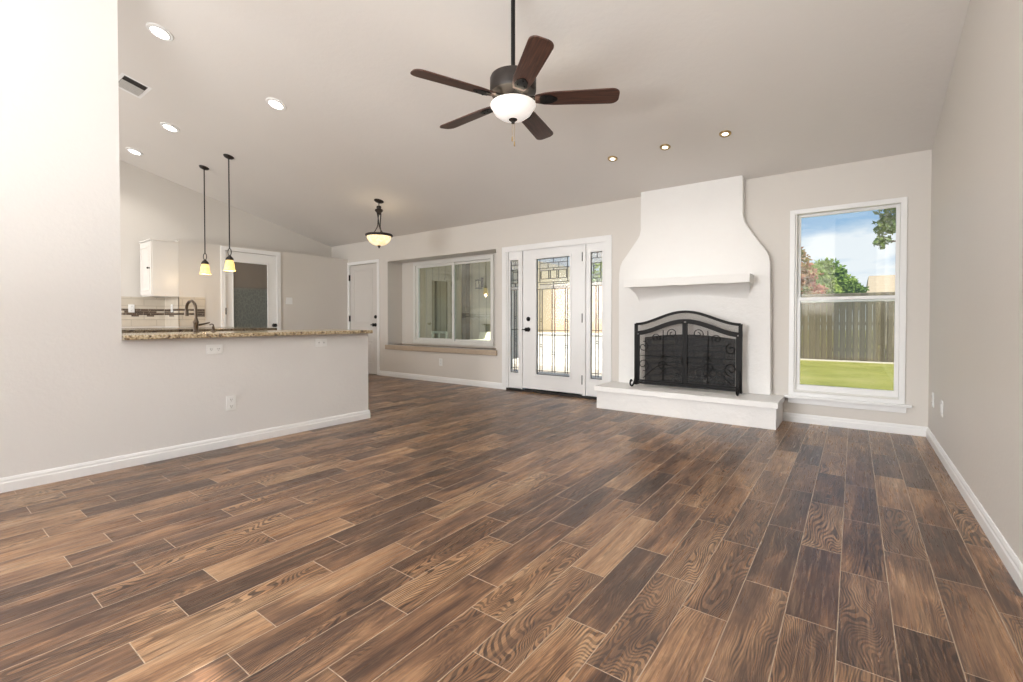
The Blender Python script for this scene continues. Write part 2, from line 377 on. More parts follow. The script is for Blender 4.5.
def obj(name, bm, mat, parent=None, bevel=0.0, smooth=False, seg=2):
    finish(bm, bevel, seg)
    me = bpy.data.meshes.new(name); bm.to_mesh(me); bm.free()
    me.materials.append(M[mat] if isinstance(mat, str) else mat)
    if smooth:
        for p in me.polygons: p.use_smooth = True
        try: me.set_sharp_from_angle(angle=math.radians(42))
        except Exception: pass
    o = bpy.data.objects.new(name, me); C.objects.link(o)
    if parent:
        o.parent = parent; o.location = -Vector(abs_loc(parent)) if True else (0, 0, 0)
    return o
def abs_loc(o):
    v = Vector(o.location)
    while o.parent: o = o.parent; v += Vector(o.location)
    return v
BM = bmesh.new
def thing(name, label, cat, loc, group=None):
    o = bpy.data.objects.new(name, None); C.objects.link(o); o.location = loc; o.empty_display_size = 0.05
    o['label'] = label; o['category'] = cat
    if group: o['group'] = group
    return o
def tag(o, label, cat, group=None):
    o['label'] = label; o['category'] = cat
    if group: o['group'] = group
    return o
def struct(name, bm, mat, label=None, cat='room', bevel=0.0, smooth=False):
    o = obj(name, bm, mat, None, bevel, smooth); o['kind'] = 'structure'
    if label: o['label'] = label
    o['category'] = cat
    return o
def dup(root, dloc, label=None, rot=None):
    r = root.copy(); C.objects.link(r); r.location = dloc
    if label: r['label'] = label
    if rot: r.rotation_euler = rot
    for ch in list(root.children):
        c = ch.copy(); C.objects.link(c); c.parent = r
        for g in ch.children:
            d = g.copy(); C.objects.link(d); d.parent = c
    return r
def holed(bm, axis, p0, p1, u0, u1, z0, z1, holes):
    """a wall slab between p0 and p1 on its thin axis with rectangular holes (u0,u1,z0,z1), one joined grid"""
    us = sorted(set([u0, u1] + [h[0] for h in holes] + [h[1] for h in holes])); zs = sorted(set([z0, z1] + [h[2] for h in holes] + [h[3] for h in holes]))
    def solid(i, j):
        if i < 0 or j < 0 or i >= len(us) - 1 or j >= len(zs) - 1: return False
        cu = (us[i] + us[i + 1]) / 2; cz = (zs[j] + zs[j + 1]) / 2
        return not any(h[0] < cu < h[1] and h[2] < cz < h[3] for h in holes)
    vd = {}
    def V(i, j, w):
        k = (i, j, w)
        if k not in vd:
            p = p1 if w else p0
            vd[k] = bm.verts.new((us[i], p, zs[j]) if axis == 'y' else (p, us[i], zs[j]))
        return vd[k]
    for i in range(len(us) - 1):
        for j in range(len(zs) - 1):
            if not solid(i, j): continue
            for w in (0, 1): bm.faces.new((V(i, j, w), V(i + 1, j, w), V(i + 1, j + 1, w), V(i, j + 1, w)))
            for di, dj, a, b in ((-1, 0, (i, j), (i, j + 1)), (1, 0, (i + 1, j), (i + 1, j + 1)), (0, -1, (i, j), (i + 1, j)), (0, 1, (i, j + 1), (i + 1, j + 1))):
                if not solid(i + di, j + dj):
                    bm.faces.new((V(*a, 0), V(*b, 0), V(*b, 1), V(*a, 1)))
def frame_rect(bm, axis, p0, p1, u0, u1, z0, z1, w, wb=None):
    """picture-frame ring of rectangular section"""
    wb = w if wb is None else wb
    holed(bm, axis, p0, p1, u0, u1, z0, z1, [(u0 + w, u1 - w, z0 + wb, z1 - w)])

# ------------------------------------------------------------------ room numbers
YB, XR, XL, XG, XP = 5.278, 0.515, -3.957, -8.334, -7.789
HC, SL = 2.4377, 0.2461
YR = -2.0
def cz(y): return HC + SL * (YB - y)

b = BM(); box(b, -8.6, 0.75, -2.2, 5.42, -0.12, 0.0); struct('floor', b, 'floor')
b = BM(); prism(b, [(-2.25, cz(-2.25)), (5.95, cz(5.95)), (5.95, cz(5.95) + .15), (-2.25, cz(-2.25) + .15)], 'x', -8.6, 0.8); struct('ceiling', b, 'ceil')
b = BM(); prism(b, [(-2.15, -.1), (5.42, -.1), (5.42, cz(5.42) + .03), (-2.15, cz(-2.15) + .03)], 'x', XR, XR + .14); struct('wall_right', b, 'paint')
b = BM(); prism(b, [(-2.15, -.1), (5.42, -.1), (5.42, cz(5.42) + .03), (-2.15, cz(-2.15) + .03)], 'x', XG - .14, XG); struct('wall_gable', b, 'paint')
# left wall: full-height part, then the half wall under the bar
b = BM(); prism(b, [(-2.05, 0), (0.945, 0), (0.945, cz(0.945) + .03), (-2.05, cz(-2.05) + .03)], 'x', XL - .14, XL); struct('wall_left', b, 'paint_light')
b = BM(); box(b, XL - .12, XL, 0.945, 2.907, 0, 0.862); struct('wall_half', b, 'paint_light')
# back wall with its openings
b = BM()
holed(b, 'y', YB, YB + .14, XG - .1, XR + .1, -.1, HC + .01, [(-7.74, -6.90, 0.0, 2.03), (-6.62, -4.18, 0.56, 2.022), (-3.995, -2.455, 0.0, 1.99), (-.466, .332, .30, 2.036), (-1.93, -.975, .2, .84)])
struct('wall_back', b, 'paint')
# box bay behind the window seat
b = BM()
holed(b, 'y', 5.60, 5.72, -6.76, -4.04, .42, 2.16, [(-6.29, -4.47, .585, 2.0)])
box(b, -6.76, -6.62, YB + .14, 5.60, .42, 2.16); box(b, -4.18, -4.04, YB + .14, 5.60, .42, 2.16)
box(b, -6.62, -4.18, YB + .14, 5.60, 2.022, 2.16); box(b, -6.62, -4.18, YB + .14, 5.60, .42, .50)
struct('wall_bay', b, 'paint')
# pantry box
b = BM(); holed(b, 'x', XP - .09, XP, 2.512, YB, 0, 2.143, [(3.118, 3.930, 0.0, 2.068)])
box(b, XG, XP - .09, 2.512, 2.602, 0, 2.143); box(b, XG, XP - .09, 2.602, YB, 2.06, 2.143)
struct('wall_pantry', b, 'paint')
# wall behind the camera with big windows
b = BM(); holed(b, 'y', YR - .14, YR, XG - .1, XR + .1, -.1, 3.9, [(-.418, .44, .10, 3.322), (-3.5, -.95, .05, 2.05), (-7.6, -4.9, .95, 2.2)])
b2 = [b.verts.new(p) for p in []]
box(b, XG - .1, XR + .1, YR - .14, YR, 3.9, cz(YR) + .02)
struct('wall_front', b, 'paint')
for i, (a, c_, z0, z1) in enumerate([(-.418, .44, .10, 3.322), (-3.5, -.95, .05, 2.05), (-7.6, -4.9, .95, 2.2)]):
    b = BM(); frame_rect(b, 'y', YR - .10, YR - .04, a - .001, c_ + .001, z0, z1, .06 if i == 0 else .035)
    struct('window_%d' % (i + 3), b, 'alum')

# baseboards
def baseboard(name, a, b_, face, side, axis):
    """profile run from a to b along an axis; face = wall plane coordinate; side = +1/-1 into the room"""
    prof = [(0, 0), (.014, 0), (.014, .052), (.010, .060), (.010, .070), (.005, .083), (0, .085)]
    bm = BM(); pl = [(face + side * t_, z) for t_, z in prof]
    prism(bm, pl, 'y' if axis == 'y' else 'x', a, b_)
    struct(name, bm, 'white', cat='trim')
baseboard('baseboard_right', -2.0, YB, XR, -1, 'y')
baseboard('baseboard_left', -2.0, 2.907, XL, 1, 'y')
baseboard('baseboard_half', XL - .12, XL + .014, 2.907, 1, 'x')
baseboard('baseboard_bay', -6.84, -4.065, YB, -1, 'x')
baseboard('baseboard_hearth', -2.385, -2.335, YB, -1, 'x')
baseboard('baseboard_back', -.56, XR, YB, -1, 'x')
baseboard('baseboard_pantry', 2.512, 3.08, XP, 1, 'y'); baseboard('baseboard_hall', 3.99, YB, XP, 1, 'y')

# ------------------------------------------------------------------ window 1: double-hung by the fireplace
b = BM(); frame_rect(b, 'y', YB - .018, YB, -.512, .362, .262, 2.062, .044, .035)
w = struct('window_1', b, 'white', 'white double-hung window right of the fireplace looking onto a fenced lawn', 'window', bevel=.003)
b = BM(); frame_rect(b, 'y', YB - .006, YB + .10, -.467, .333, .299, 2.037, .016); obj('window_frame', b, 'alum', w, .003)
b = BM(); frame_rect(b, 'y', YB + .055, YB + .085, -.452, .318, 1.165, 2.022, .027, .030); obj('upper_sash', b, 'white', w, .003)
b = BM(); box(b, -.427, .293, YB + .068, YB + .072, 1.19, 1.998); obj('glass', b, 'glass', w)
b = BM(); frame_rect(b, 'y', YB + .02, YB + .052, -.452, .318, .313, 1.215, .030, .055); obj('lower_sash', b, 'white', w, .003)
b = BM(); box(b, -.425, .291, YB + .034, YB + .038, .36, 1.19); obj('glass', b, 'glass', w)
b = BM(); box(b, -.451, .317, YB + .095, YB + .097, .315, 1.18); obj('insect_screen', b, 'screen', w)
b = BM(); box(b, -.545, .408, YB - .055, YB, .238, .262); box(b, -.515, .372, YB - .018, YB, .185, .238); obj('window_sill', b, 'white', w, .004)

# ------------------------------------------------------------------ window 2: slider in the bay, and its seat board
b = BM(); frame_rect(b, 'y', 5.57, 5.68, -6.29, -4.47, .585, 2.0, .055)
w = struct('window_2', b, 'alum', 'white two-pane sliding window above the window seat', 'window', bevel=.004)
b = BM(); frame_rect(b, 'y', 5.60, 5.63, -6.235, -5.33, .64, 1.945, .042); obj('sash', b, 'alum', w, .003)
b = BM(); frame_rect(b, 'y', 5.635, 5.665, -5.41, -4.525, .64, 1.945, .032); obj('sash', b, 'alum', w, .003)
b = BM(); box(b, -6.2, -5.365, 5.613, 5.617, .67, 1.91); obj('glass', b, 'nicheglass', w)
b = BM(); box(b, -5.385, -4.55, 5.648, 5.652, .665, 1.92); obj('glass', b, 'nicheglass', w)
b = BM(); box(b, -6.66, -4.155, YB - .035, YB, .478, .555); box(b, -6.62, -4.18, YB, 5.60, .50, .56)
struct('trim_1', b, 'shelfboard', 'tan window seat board running along the bay', 'trim', bevel=.006)

# ------------------------------------------------------------------ door 1: patio door with two leaded sidelights
b = BM()
frame_rect(b, 'y', YB - .016, YB, -4.062, -2.38, -.10, 2.032, .075, .001)
obj_d1 = struct('door_1', b, 'white', 'white patio door set with leaded glass and two sidelights', 'door', bevel=.003)
d1 = obj_d1
b = BM(); holed(b, 'y', YB - .006, YB + .12, -3.990, -2.452, .0, 1.985, [(-3.965, -3.742, .03, 1.965), (-3.716, -2.780, .03, 1.972), (-2.738, -2.478, .03, 1.965)])
obj('door_frame', b, 'white', d1, .003)
b = BM(); box(b, -3.985, -2.455, YB - .02, YB + .13, 0, .030); obj('threshold', b, 'dark', d1, .004)
def leaded(u0, u1, z0, z1, kind):
    """lead cames as boxes in the glass plane"""
    cm = BM(); ww = u1 - u0; hh = z1 - z0
    X = lambda f: u0 + f * ww
    Z = lambda f: z1 - f * hh
    t = .0035
    def v(f, a, c_): box(cm, X(f) - t, X(f) + t, YB + .028, YB + .040, Z(c_), Z(a))
    def h(f, a, c_): box(cm, X(a), X(c_), YB + .0275, YB + .0405, Z(f) - t, Z(f) + t)
    white = []; 
    if kind == 'door':
        for f in (.004, .996): v(f, 0, 1)
        for f in (.003, .997): h(f, 0, 1)
        for f in (.085, .915): v(f, 0, .205)
        for f in (.30, .36, .64, .70): pass
        h(.040, .085, .915); h(.085, 0, 1); h(.205, 0, 1); h(.222, .08, .92); h(.262, 0, 1)
        v(.5, 0, .040); v(.34, .04, .085); v(.66, .04, .085); v(.5, .085, .105)
        h(.105, .12, .88); h(.175, .12, .88)
        for f in (.12, .355, .405, .60, .65, .88): v(f, .105, .175)
        v(.5, .205, .262)
        for f in (.085, .155, .46, .54, .845, .915): v(f, .262, .975)
        h(.615, 0, 1); h(.965, 0, 1)
        for f in (.12, .88): 
            for q in (.52, .74): h(q, f - .035, f + .035); h(q + .018, f - .035, f + .035)
        for q in (.40, .80): h(q, .46, .54); h(q + .018, .46, .54)
        white = [(.085, 0, .5, .04), (.5, 0, .915, .04), (.085, .04, .915, .085), (.085, .085, .915, .105), (.085, .222, .915, .262)]
        clear = []
    else:
        for f in (.01, .99): v(f, 0, 1)
        for f in (.003, .997): h(f, 0, 1)
        h(.045, 0, 1); h(.085, 0, 1); v(.5, 0, .045); h(.105, .2, .8); h(.175, .2, .8)
        v(.2, .085, .205); v(.8, .085, .205); h(.205, 0, 1); h(.235, 0, 1); h(.262, 0, 1); v(.5, .205, .235)
        v(.40, .262, .985); v(.60, .262, .985); h(.615, 0, 1); h(.955, 0, 1)
        for q in (.50, .70): h(q, .40, .60); h(q + .018, .40, .60)
        white = [(0, 0, 1, .045), (0, .045, 1, .085), (0, .235, 1, .262)]
    wb = BM()
    for a, c0, e, g in white: box(wb, X(a) + .004, X(e) - .004, YB + .030, YB + .037, Z(g) + .004, Z(c0) - .004)
    return cm, wb
def lite(parent, u0, u1, z0, z1, kind):
    bb = BM(); frame_rect(bb, 'y', YB + .004, YB + .058, u0 - .028, u1 + .028, z0 - .028, z1 + .028, .029); obj('glass_trim', bb, 'white', parent, .005)
    bb = BM(); box(bb, u0 - .003, u1 + .003, YB + .032, YB + .036, z0 - .003, z1 + .003); g = obj('leaded_glass', bb, 'leadglass', parent)
    cm, wb = leaded(u0, u1, z0, z1, kind); obj('lead_came', cm, 'cane', g); obj('bevelled_pieces', wb, 'frostwhite', g)
b = BM(); holed(b, 'y', YB + .012, YB + .05, -3.713, -2.783, .045, 1.968, [(-3.492, -2.968, .247, 1.828)]); slab = obj('door_panel', b, 'white', d1, .003)
lite(slab, -3.490, -2.970, .249, 1.826, 'door')
b = BM(); holed(b, 'y', YB + .012, YB + .05, -3.962, -3.745, .032, 1.962, [(-3.948, -3.786, .247, 1.838)]); s1 = obj('sidelight_panel', b, 'white', d1, .002)
lite(s1, -3.932, -3.788, .249, 1.836, 'side')
b = BM(); holed(b, 'y', YB + .012, YB + .05, -2.735, -2.481, .032, 1.962, [(-2.675, -2.509, .247, 1.850)]); s2 = obj('sidelight_panel', b, 'white', d1, .002)
lite(s2, -2.673, -2.511, .249, 1.848, 'side')
ROTX = Matrix.Rotation(PI / 2, 4, 'X')
def yknob(bm, x, z, y, prof, n=20):
    """lathe about the Y axis, profile offset grows towards the room (-Y)"""
    lathe(bm, prof, (x, y, z), n, ROTX)
b = BM(); yknob(b, -3.620, 1.008, YB + .012, [(0.030, 0), (.030, .008), (.024, .014), (0.018, .022), (0, .022)]); obj('deadbolt', b, 'black', slab, smooth=True)
b = BM(); yknob(b, -3.620, .863, YB + .012, [(.031, 0), (.031, .008), (.012, .014), (.011, .035), (0.026, .045), (.028, .058), (.018, .068), (0, .07)])
box(b, -3.69, -3.615, YB - .048, YB - .034, .856, .870); obj('lever_handle', b, 'black', slab, smooth=True)
for zz in (1.80, 1.02, .23):
    b = BM(); box(b, -2.790, -2.774, YB - .002, YB + .02, zz - .055, zz + .055); tube(b, [(-2.781, YB - .005, zz - .058), (-2.781, YB - .005, zz + .058)], .006); obj('hinge', b, 'black', slab)
b = BM(); box(b, -3.70, -2.80, YB - .004, YB + .012, 1.966, 1.974); obj('weather_strip', b, 'dark', d1)

# ------------------------------------------------------------------ door 2: two-panel door in the far corner
def panel_door(x0, x1, z1, label, n):
    b = BM(); frame_rect(b, 'y', YB - .015, YB, x0 - .055, x1 + .058, -.10, z1 + .062, .055, .001)
    d = struct('door_%d' % n, b, 'white', label, 'door', bevel=.003)
    b = BM(); box(b, x0, x1, YB + .008, YB + .045, .008, z1); p = obj('door_panel', b, 'door', d, .003)
    for (a, c_, e, g) in ((x0 + .12, x1 - .14, .92, z1 - .09), (x0 + .12, x1 - .14, .19, .62)):
        b = BM(); frame_rect(b, 'y', YB + .000, YB + .010, a, c_, e, g, .022); obj('panel_moulding', b, 'door', p, .004)
        b = BM(); box(b, a + .05, c_ - .05, YB + .002, YB + .010, e + .05, g - .05); obj('raised_panel', b, 'door', p, .004)
    return d, p
d2, p2 = panel_door(-7.735, -6.905, 2.02, 'white two-panel door in the far corner with black deadbolt and knob', 2)
b = BM(); yknob(b, -6.965, 1.05, YB + .008, [(0.032, 0), (.032, .008), (.022, .022), (0, .022)]); obj('deadbolt', b, 'black', p2, smooth=True)
b = BM(); yknob(b, -6.972, .905, YB + .008, [(.032, 0), (.032, .008), (.012, .014), (.012, .035), (0.03, .045), (.030, .060), (.018, .068), (0, .07)])
box(b, -7.04, -6.972, YB - .052, YB - .036, .895, .915); obj('door_knob', b, 'black', p2, smooth=True)
for zz in (1.79, 1.02, .24):
    b = BM(); box(b, -7.742, -7.728, YB - .020, YB + .010, zz - .055, zz + .055); obj('hinge', b, 'black', p2)

# ------------------------------------------------------------------ door 3: pantry door with etched glass
b = BM(); frame_rect(b, 'x', XP, XP + .016, 3.060, 3.975, -.10, 2.128, .062, .001)
d3 = struct('door_3', b, 'white', 'white pantry door with a tall etched grey glass pane', 'door', bevel=.003)
b = BM(); holed(b, 'x', XP - .045, XP - .008, 3.124, 3.924, .008, 2.062, [(3.240, 3.768, .25, 1.904)]); p3 = obj('door_panel', b, 'white', d3, .003)
b = BM(); frame_rect(b, 'x', XP - .012, XP - .002, 3.225, 3.783, .235, 1.919, .018); obj('glass_trim', b, 'white', p3, .003)
b = BM(); box(b, XP - .030, XP - .024, 3.236, 3.772, .246, 1.908); obj('etched_glass', b, 'etched', p3)
ROTY = Matrix.Rotation(PI / 2, 4, 'Y')
b = BM(); lathe(b, [(.03, 0), (.03, .008), (.011, .014), (.011, .035), (.026, .045), (.029, .058), (.018, .070), (0, .072)], (XP - .008, 3.862, .905), 20, ROTY); obj('door_knob', b, 'black', p3, smooth=True)
b = BM(); box(b, XP - .012, XP + .002, 3.915, 3.940, .87, .94); obj('strike_plate', b, 'black', d3)
for zz in (1.85, 1.13, .25):
    b = BM(); box(b, XP - .010, XP + .018, 3.115, 3.129, zz - .05, zz + .05); obj('hinge', b, 'black', p3)

# ------------------------------------------------------------------ ceiling fan
FX, FY = -1.746, 2.378
BZ = 2.385
def fan():
    t = thing('ceiling_fan', 'five-blade dark bronze ceiling fan with lit white glass bowl', 'ceiling fan', (FX, FY, cz(FY)))
    cc = (FX, FY, 0)
    b = BM(); lathe(b, [(.0, cz(FY) + .02), (.07, cz(FY) + .02), (.072, 3.12), (.05, 3.09), (.02, 3.075), (0, 3.075)], cc, 32); obj('canopy', b, 'bronze', t, smooth=True)
    b = BM(); tube(b, [(FX, FY, 3.10), (FX, FY, 2.53)], .0135, 16); obj('downrod', b, 'black', t, smooth=True)
    b = BM(); lathe(b, [(0, 2.56), (.025, 2.56), (.03, 2.545), (.10, 2.538), (.140, 2.530), (.146, 2.516), (.146, 2.440), (.140, 2.426), (.10, 2.418), (.085, 2.398), (0, 2.398)], cc, 48); obj('motor_housing', b, 'bronze', t, smooth=True)
    b = BM(); lathe(b, [(0, 2.400), (.052, 2.400), (.056, 2.36), (.040, 2.345), (.02, 2.335), (.0, 2.335)], cc, 40); lk = obj('light_fitter', b, 'bronze', t, smooth=True)
    b = BM(); lathe(b, [(.136, 2.362), (.141, 2.360), (.144, 2.352), (.141, 2.345), (.134, 2.340), (.130, 2.328), (.114, 2.302), (.082, 2.278), (.045, 2.267), (0, 2.264), (0, 2.270), (.044, 2.273), (.078, 2.284), (.109, 2.306), (.125, 2.330), (.130, 2.345)], cc, 48, ring=True); obj('glass_bowl', b, 'fanglass', t, smooth=True)
    b = BM(); lathe(b, [(0, 2.272), (.026, 2.270), (.028, 2.262), (.012, 2.252), (.010, 2.240), (0, 2.236)], cc, 20); obj('finial', b, 'bronze', t, smooth=True)
    for dx, ln in ((-.004, .085), (.006, .115)):
        b = BM(); tube(b, [(FX + dx, FY + dx, 2.245), (FX + dx, FY + dx, 2.245 - ln)], .0012, 6)
        lathe(b, [(0, 2.245 - ln + .004), (.004, 2.245 - ln - .006), (.0045, 2.245 - ln - .03), (0, 2.245 - ln - .036)], (FX + dx, FY + dx, 0), 10)
        obj('pull_chain', b, 'brass', t, smooth=True)
    # blades: built along +X in local space, pitched, then turned
    for k in range(5):
        a = 4.32 + k * 2 * PI / 5
        b = BM(); outline = []
        r0, r1 = .140, .660
        for i in range(9):
            f = i / 8; xx = r0 + (r1 - .05 - r0) * f; outline.append((xx, (.056 + .012 * f) * (.62 if i == 0 else .9 if i == 1 else 1)))
        for i in range(1, 8):
            q = PI / 2 * i / 8
            outline.append((r1 - .05 + .05 * math.sin(q), .068 - .045 * (1 - math.cos(q))))
        outline.append((r1, .02))
        full = outline + [(x, -y) for x, y in reversed(outline)]
        prism(b, full, 'z', -.004, .004)
        o = obj('fan_blade', b, 'blade', None, .0015); o.parent = t
        o.location = (0, 0, 2.388 - cz(FY)); o.rotation_euler = (math.radians(-12), 0, a)
        b = BM(); box(b, .07, .20, -.014, .014, .000, .012)
        prism(b, [(.17, -.030), (.20, -.040), (.245, -.034), (.275, -.012), (.28, 0), (.275, .012), (.245, .034), (.20, .040), (.17, .030)], 'z', -.010, -.0045)
        for sx_, sy_ in ((.205, .022), (.205, -.022), (.255, 0)):
            lathe(b, [(0, -.016), (.006, -.015), (.006, -.009)], (sx_, sy_, 0), 8)
        o2 = obj('blade_bracket', b, 'black', None, .0015); o2.parent = o
    return t
fan()
fl = bpy.data.lights.new('fan_lamp', 'POINT'); fl.energy = 3.2; fl.color = (1, .87, .68); fl.shadow_soft_size = .02
flo = bpy.data.objects.new('fan_lamp', fl); C.objects.link(flo); flo.location = (FX - .075, FY + .06, 2.342)

# ------------------------------------------------------------------ pendants
def mini_pendant(x, y, label):
    zc = cz(y)
    t = thing('pendant_light', label, 'pendant light', (x, y, zc), None)
    tilt = Matrix.Rotation(-math.atan(SL), 4, 'X')
    b = BM(); lathe(b, [(0, .01), (.062, .01), (.062, -.004), (.05, -.018), (.02, -.03), (0, -.03)], (x, y, zc), 28, tilt); obj('canopy', b, 'bronze', t, smooth=True)
    b = BM(); tube(b, [(x, y, zc - .02), (x, y, 1.905)], .0075, 10); obj('downrod', b, 'bronze', t, smooth=True)
    b = BM(); n = 20; pts = [(x + .022 * .8 * math.sin(2 * PI * i / n), y + .022 * .6 * math.sin(2 * PI * i / n), 1.865 + .045 * math.cos(2 * PI * i / n)) for i in range(n)]
    tube(b, pts + [pts[0]], .0055, 8)
    obj('loop', b, 'bronze', t, smooth=True)
    b = BM(); lathe(b, [(0, 1.828), (.014, 1.826), (.020, 1.812), (.040, 1.790), (.046, 1.770), (.044, 1.762), (0, 1.762)], (x, y, 0), 24); obj('socket_cap', b, 'bronze', t, smooth=True)
    b = BM(); lathe(b, [(.030, 1.770), (.044, 1.752), (.053, 1.715), (.056, 1.675), (.060, 1.645), (.070, 1.628), (.068, 1.626), (.056, 1.645), (.052, 1.675), (.049, 1.715), (.040, 1.750), (.027, 1.766)], (x, y, 0), 32); obj('glass_shade', b, 'amber', t, smooth=True)
    b = BM(); lathe(b, [(0, 1.76), (.013, 1.75), (.014, 1.725), (.022, 1.70), (.024, 1.68), (.016, 1.662), (0, 1.656)], (x, y, 0), 16); obj('bulb', b, 'lens', t, smooth=True)
    return t
pl1 = mini_pendant(-7.19, 2.63, 'bell-shaped amber glass pendant light on long rod, farther one nearer the wall cabinet')
pl2 = mini_pendant(-6.45, 2.64, 'bell-shaped amber glass pendant light on long rod, hanging in front of the pantry door')
for o_ in (pl1, pl2): o_['group'] = 'amber pendants over the kitchen island'
for i, (x, y) in enumerate(((-7.19, 2.63), (-6.45, 2.64))):
    l = bpy.data.lights.new('pendant_lamp', 'POINT'); l.energy = 2.5; l.color = (1, .72, .42); l.shadow_soft_size = .03
    o = bpy.data.objects.new('pendant_lamp', l); C.objects.link(o); o.location = (x, y, 1.59)

def bowl_pendant(x, y):
    zc = cz(y)
    t = thing('bowl_pendant', 'dark bronze bowl chandelier with glowing alabaster glass hanging near the far corner', 'chandelier', (x, y, zc))
    tilt = Matrix.Rotation(-math.atan(SL), 4, 'X')
    b = BM(); lathe(b, [(0, .01), (.068, .01), (.068, -.006), (.05, -.02), (.02, -.028), (0, -.028)], (x, y, zc), 28, tilt); obj('canopy', b, 'bronze', t, smooth=True)
    b = BM(); tube(b, [(x, y, zc - .02), (x, y, 2.60)], .006, 8); obj('stem', b, 'bronze', t)
    b = BM(); lathe(b, [(0, 2.625), (.03, 2.622), (.035, 2.60), (.028, 2.585), (.055, 2.572), (.058, 2.555), (.035, 2.53), (.022, 2.50), (0, 2.50)], (x, y, 0), 24); obj('collar', b, 'bronze', t, smooth=True)
    for k in range(3):
        a0 = 2 * PI * k / 3 + .4; pts = []
        for i in range(13):
            f = i / 12; a = a0 + 1.9 * f; r = .030 - .012 * math.sin(PI * f * .8) + .10 * max(0, f - .55) ** 1.5 * 2.0
            pts.append((x + r * math.cos(a), y + r * math.sin(a), 2.53 - .31 * f))
        b = BM(); tube(b, pts, .0075, 8); obj('rod', b, 'bronze', t, smooth=True)
    b = BM(); lathe(b, [(.150, 2.212), (.178, 2.222), (.190, 2.214), (.191, 2.196), (.178, 2.186), (.150, 2.190)], (x, y, 0), 40, ring=True); lathe(b, [(0, 2.225), (.03, 2.225), (.03, 2.212), (0, 2.212)], (x, y, 0), 16)
    for k in range(3):
        a = 2 * PI * k / 3 + 2.3; tube(b, [(x, y, 2.218), (x + .17 * math.cos(a), y + .17 * math.sin(a), 2.208)], .006, 6)
    obj('rim', b, 'bronze', t, smooth=True)
    b = BM(); lathe(b, [(.172, 2.200), (.170, 2.188), (.160, 2.150), (.135, 2.110), (.095, 2.078), (.05, 2.062), (0, 2.058)], (x, y, 0), 40); obj('glass_bowl', b, 'alabaster', t, smooth=True)
    b = BM(); lathe(b, [(0, 2.070), (.022, 2.064), (.026, 2.054), (.012, 2.040), (.012, 2.030), (0, 2.018)], (x, y, 0), 16); obj('finial', b, 'bronze', t, smooth=True)
    l = bpy.data.lights.new('bowl_lamp', 'POINT'); l.energy = 1.5; l.color = (1, .82, .6); l.shadow_soft_size = .1
    o = bpy.data.objects.new('bowl_lamp', l); C.objects.link(o); o.location = (x, y, 2.27)
bowl_pendant(-5.478, 4.22)

# ------------------------------------------------------------------ downlights, spots, vent on the sloped ceiling
TILT = Matrix.Rotation(-math.atan(SL), 4, 'X')
def downlight(label):
    t = thing('recessed_light', label, 'recessed light', (0, 0, 0), 'white recessed lights in the sloped ceiling')
    b = BM(); lathe(b, [(.066, -.012), (.070, -.004), (.090, -.006), (.096, .0), (.096, .004), (.066, .004)], (0, 0, 0), 36, ring=True); o = obj('trim_ring', b, 'white', None, smooth=True); o.parent = t
    b = BM(); lathe(b, [(0, -.006), (.066, -.006), (.066, .002), (0, .002)], (0, 0, 0), 30); o = obj('lens', b, 'lens', None); o.parent = t
    return t
DL = [(-4.665, 1.391, 'round white recessed light nearest the top left corner, above the ceiling vent'), (-4.667, 2.353, 'white recessed light standing apart toward the middle of the ceiling, above the pendant rods'),
      (-6.434, 2.006, 'round white recessed light between the ceiling vent and the pendant rods'), (-7.728, 2.006, 'smallest, farthest round white recessed light, beside the sloped kitchen wall')]
r0 = downlight(DL[0][2])
for i, (x, y, lb) in enumerate(DL):
    o = r0 if i == 0 else dup(r0, (0, 0, 0), lb)
    o.location = (x, y, cz(y) - .002); o.rotation_euler = TILT.to_euler()
for x, y, lb in DL:
    l = bpy.data.lights.new('downlight_lamp', 'SPOT'); l.energy = 26; l.color = (1, .95, .88); l.spot_size = math.radians(120); l.spot_blend = .8; l.shadow_soft_size = .06
    o = bpy.data.objects.new('downlight_lamp', l); C.objects.link(o); o.location = (x, y, cz(y) - .03)
def spot(label):
    t = thing('spot_light', label, 'spotlight', (0, 0, 0), 'small brass spotlights above the fireplace')
    b = BM(); lathe(b, [(.026, -.004), (.034, -.010), (.046, -.006), (.050, 0), (.050, .004), (.026, .004)], (0, 0, 0), 28, ring=True); o = obj('trim_ring', b, 'brass', None, smooth=True); o.parent = t
    b = BM(); lathe(b, [(0, -.010), (.012, -.009), (.026, -.004), (.026, .002), (0, .002)], (0, 0, 0), 20); o = obj('lens', b, 'spotlens', None, smooth=True); o.parent = t
    return t
SPOT_W = 8
SP = [(-1.998, 4.438, 'left one of three small brass ceiling spotlights, nearest the patio door'), (-1.462, 4.438, 'middle one of three small brass ceiling spotlights'), (-.932, 4.438, 'right one of three small brass ceiling spotlights, highest above the chimney breast')]
r0 = spot(SP[0][2])
for i, (x, y, lb) in enumerate(SP):
    o = r0 if i == 0 else dup(r0, (0, 0, 0), lb)
    o.location = (x, y, cz(y) - .002); o.rotation_euler = TILT.to_euler()
for x, y, lb in SP:
    l = bpy.data.lights.new('spot_lamp', 'SPOT'); l.energy = SPOT_W; l.color = (1, .96, .9); l.spot_size = math.radians(140); l.spot_blend = .9; l.shadow_soft_size = .05
    o = bpy.data.objects.new('spot_lamp', l); C.objects.link(o); o.location = (x, y, cz(y) - .03)
vy = 1.515; v = thing('air_vent', 'white rectangular ceiling air vent with dark slot beside the white wall edge', 'air vent', (-5.905, vy, cz(vy) - .001))
v.rotation_euler = TILT.to_euler()
def kid(name, bm, mat, par, bevel=0, smooth=False):
    o = obj(name, bm, mat, None, bevel, smooth); o.parent = par; return o
b = BM(); holed(b, 'y', -.0, .01, -.185, .185, -.125, .125, [(-.150, .150, -.095, .095)])
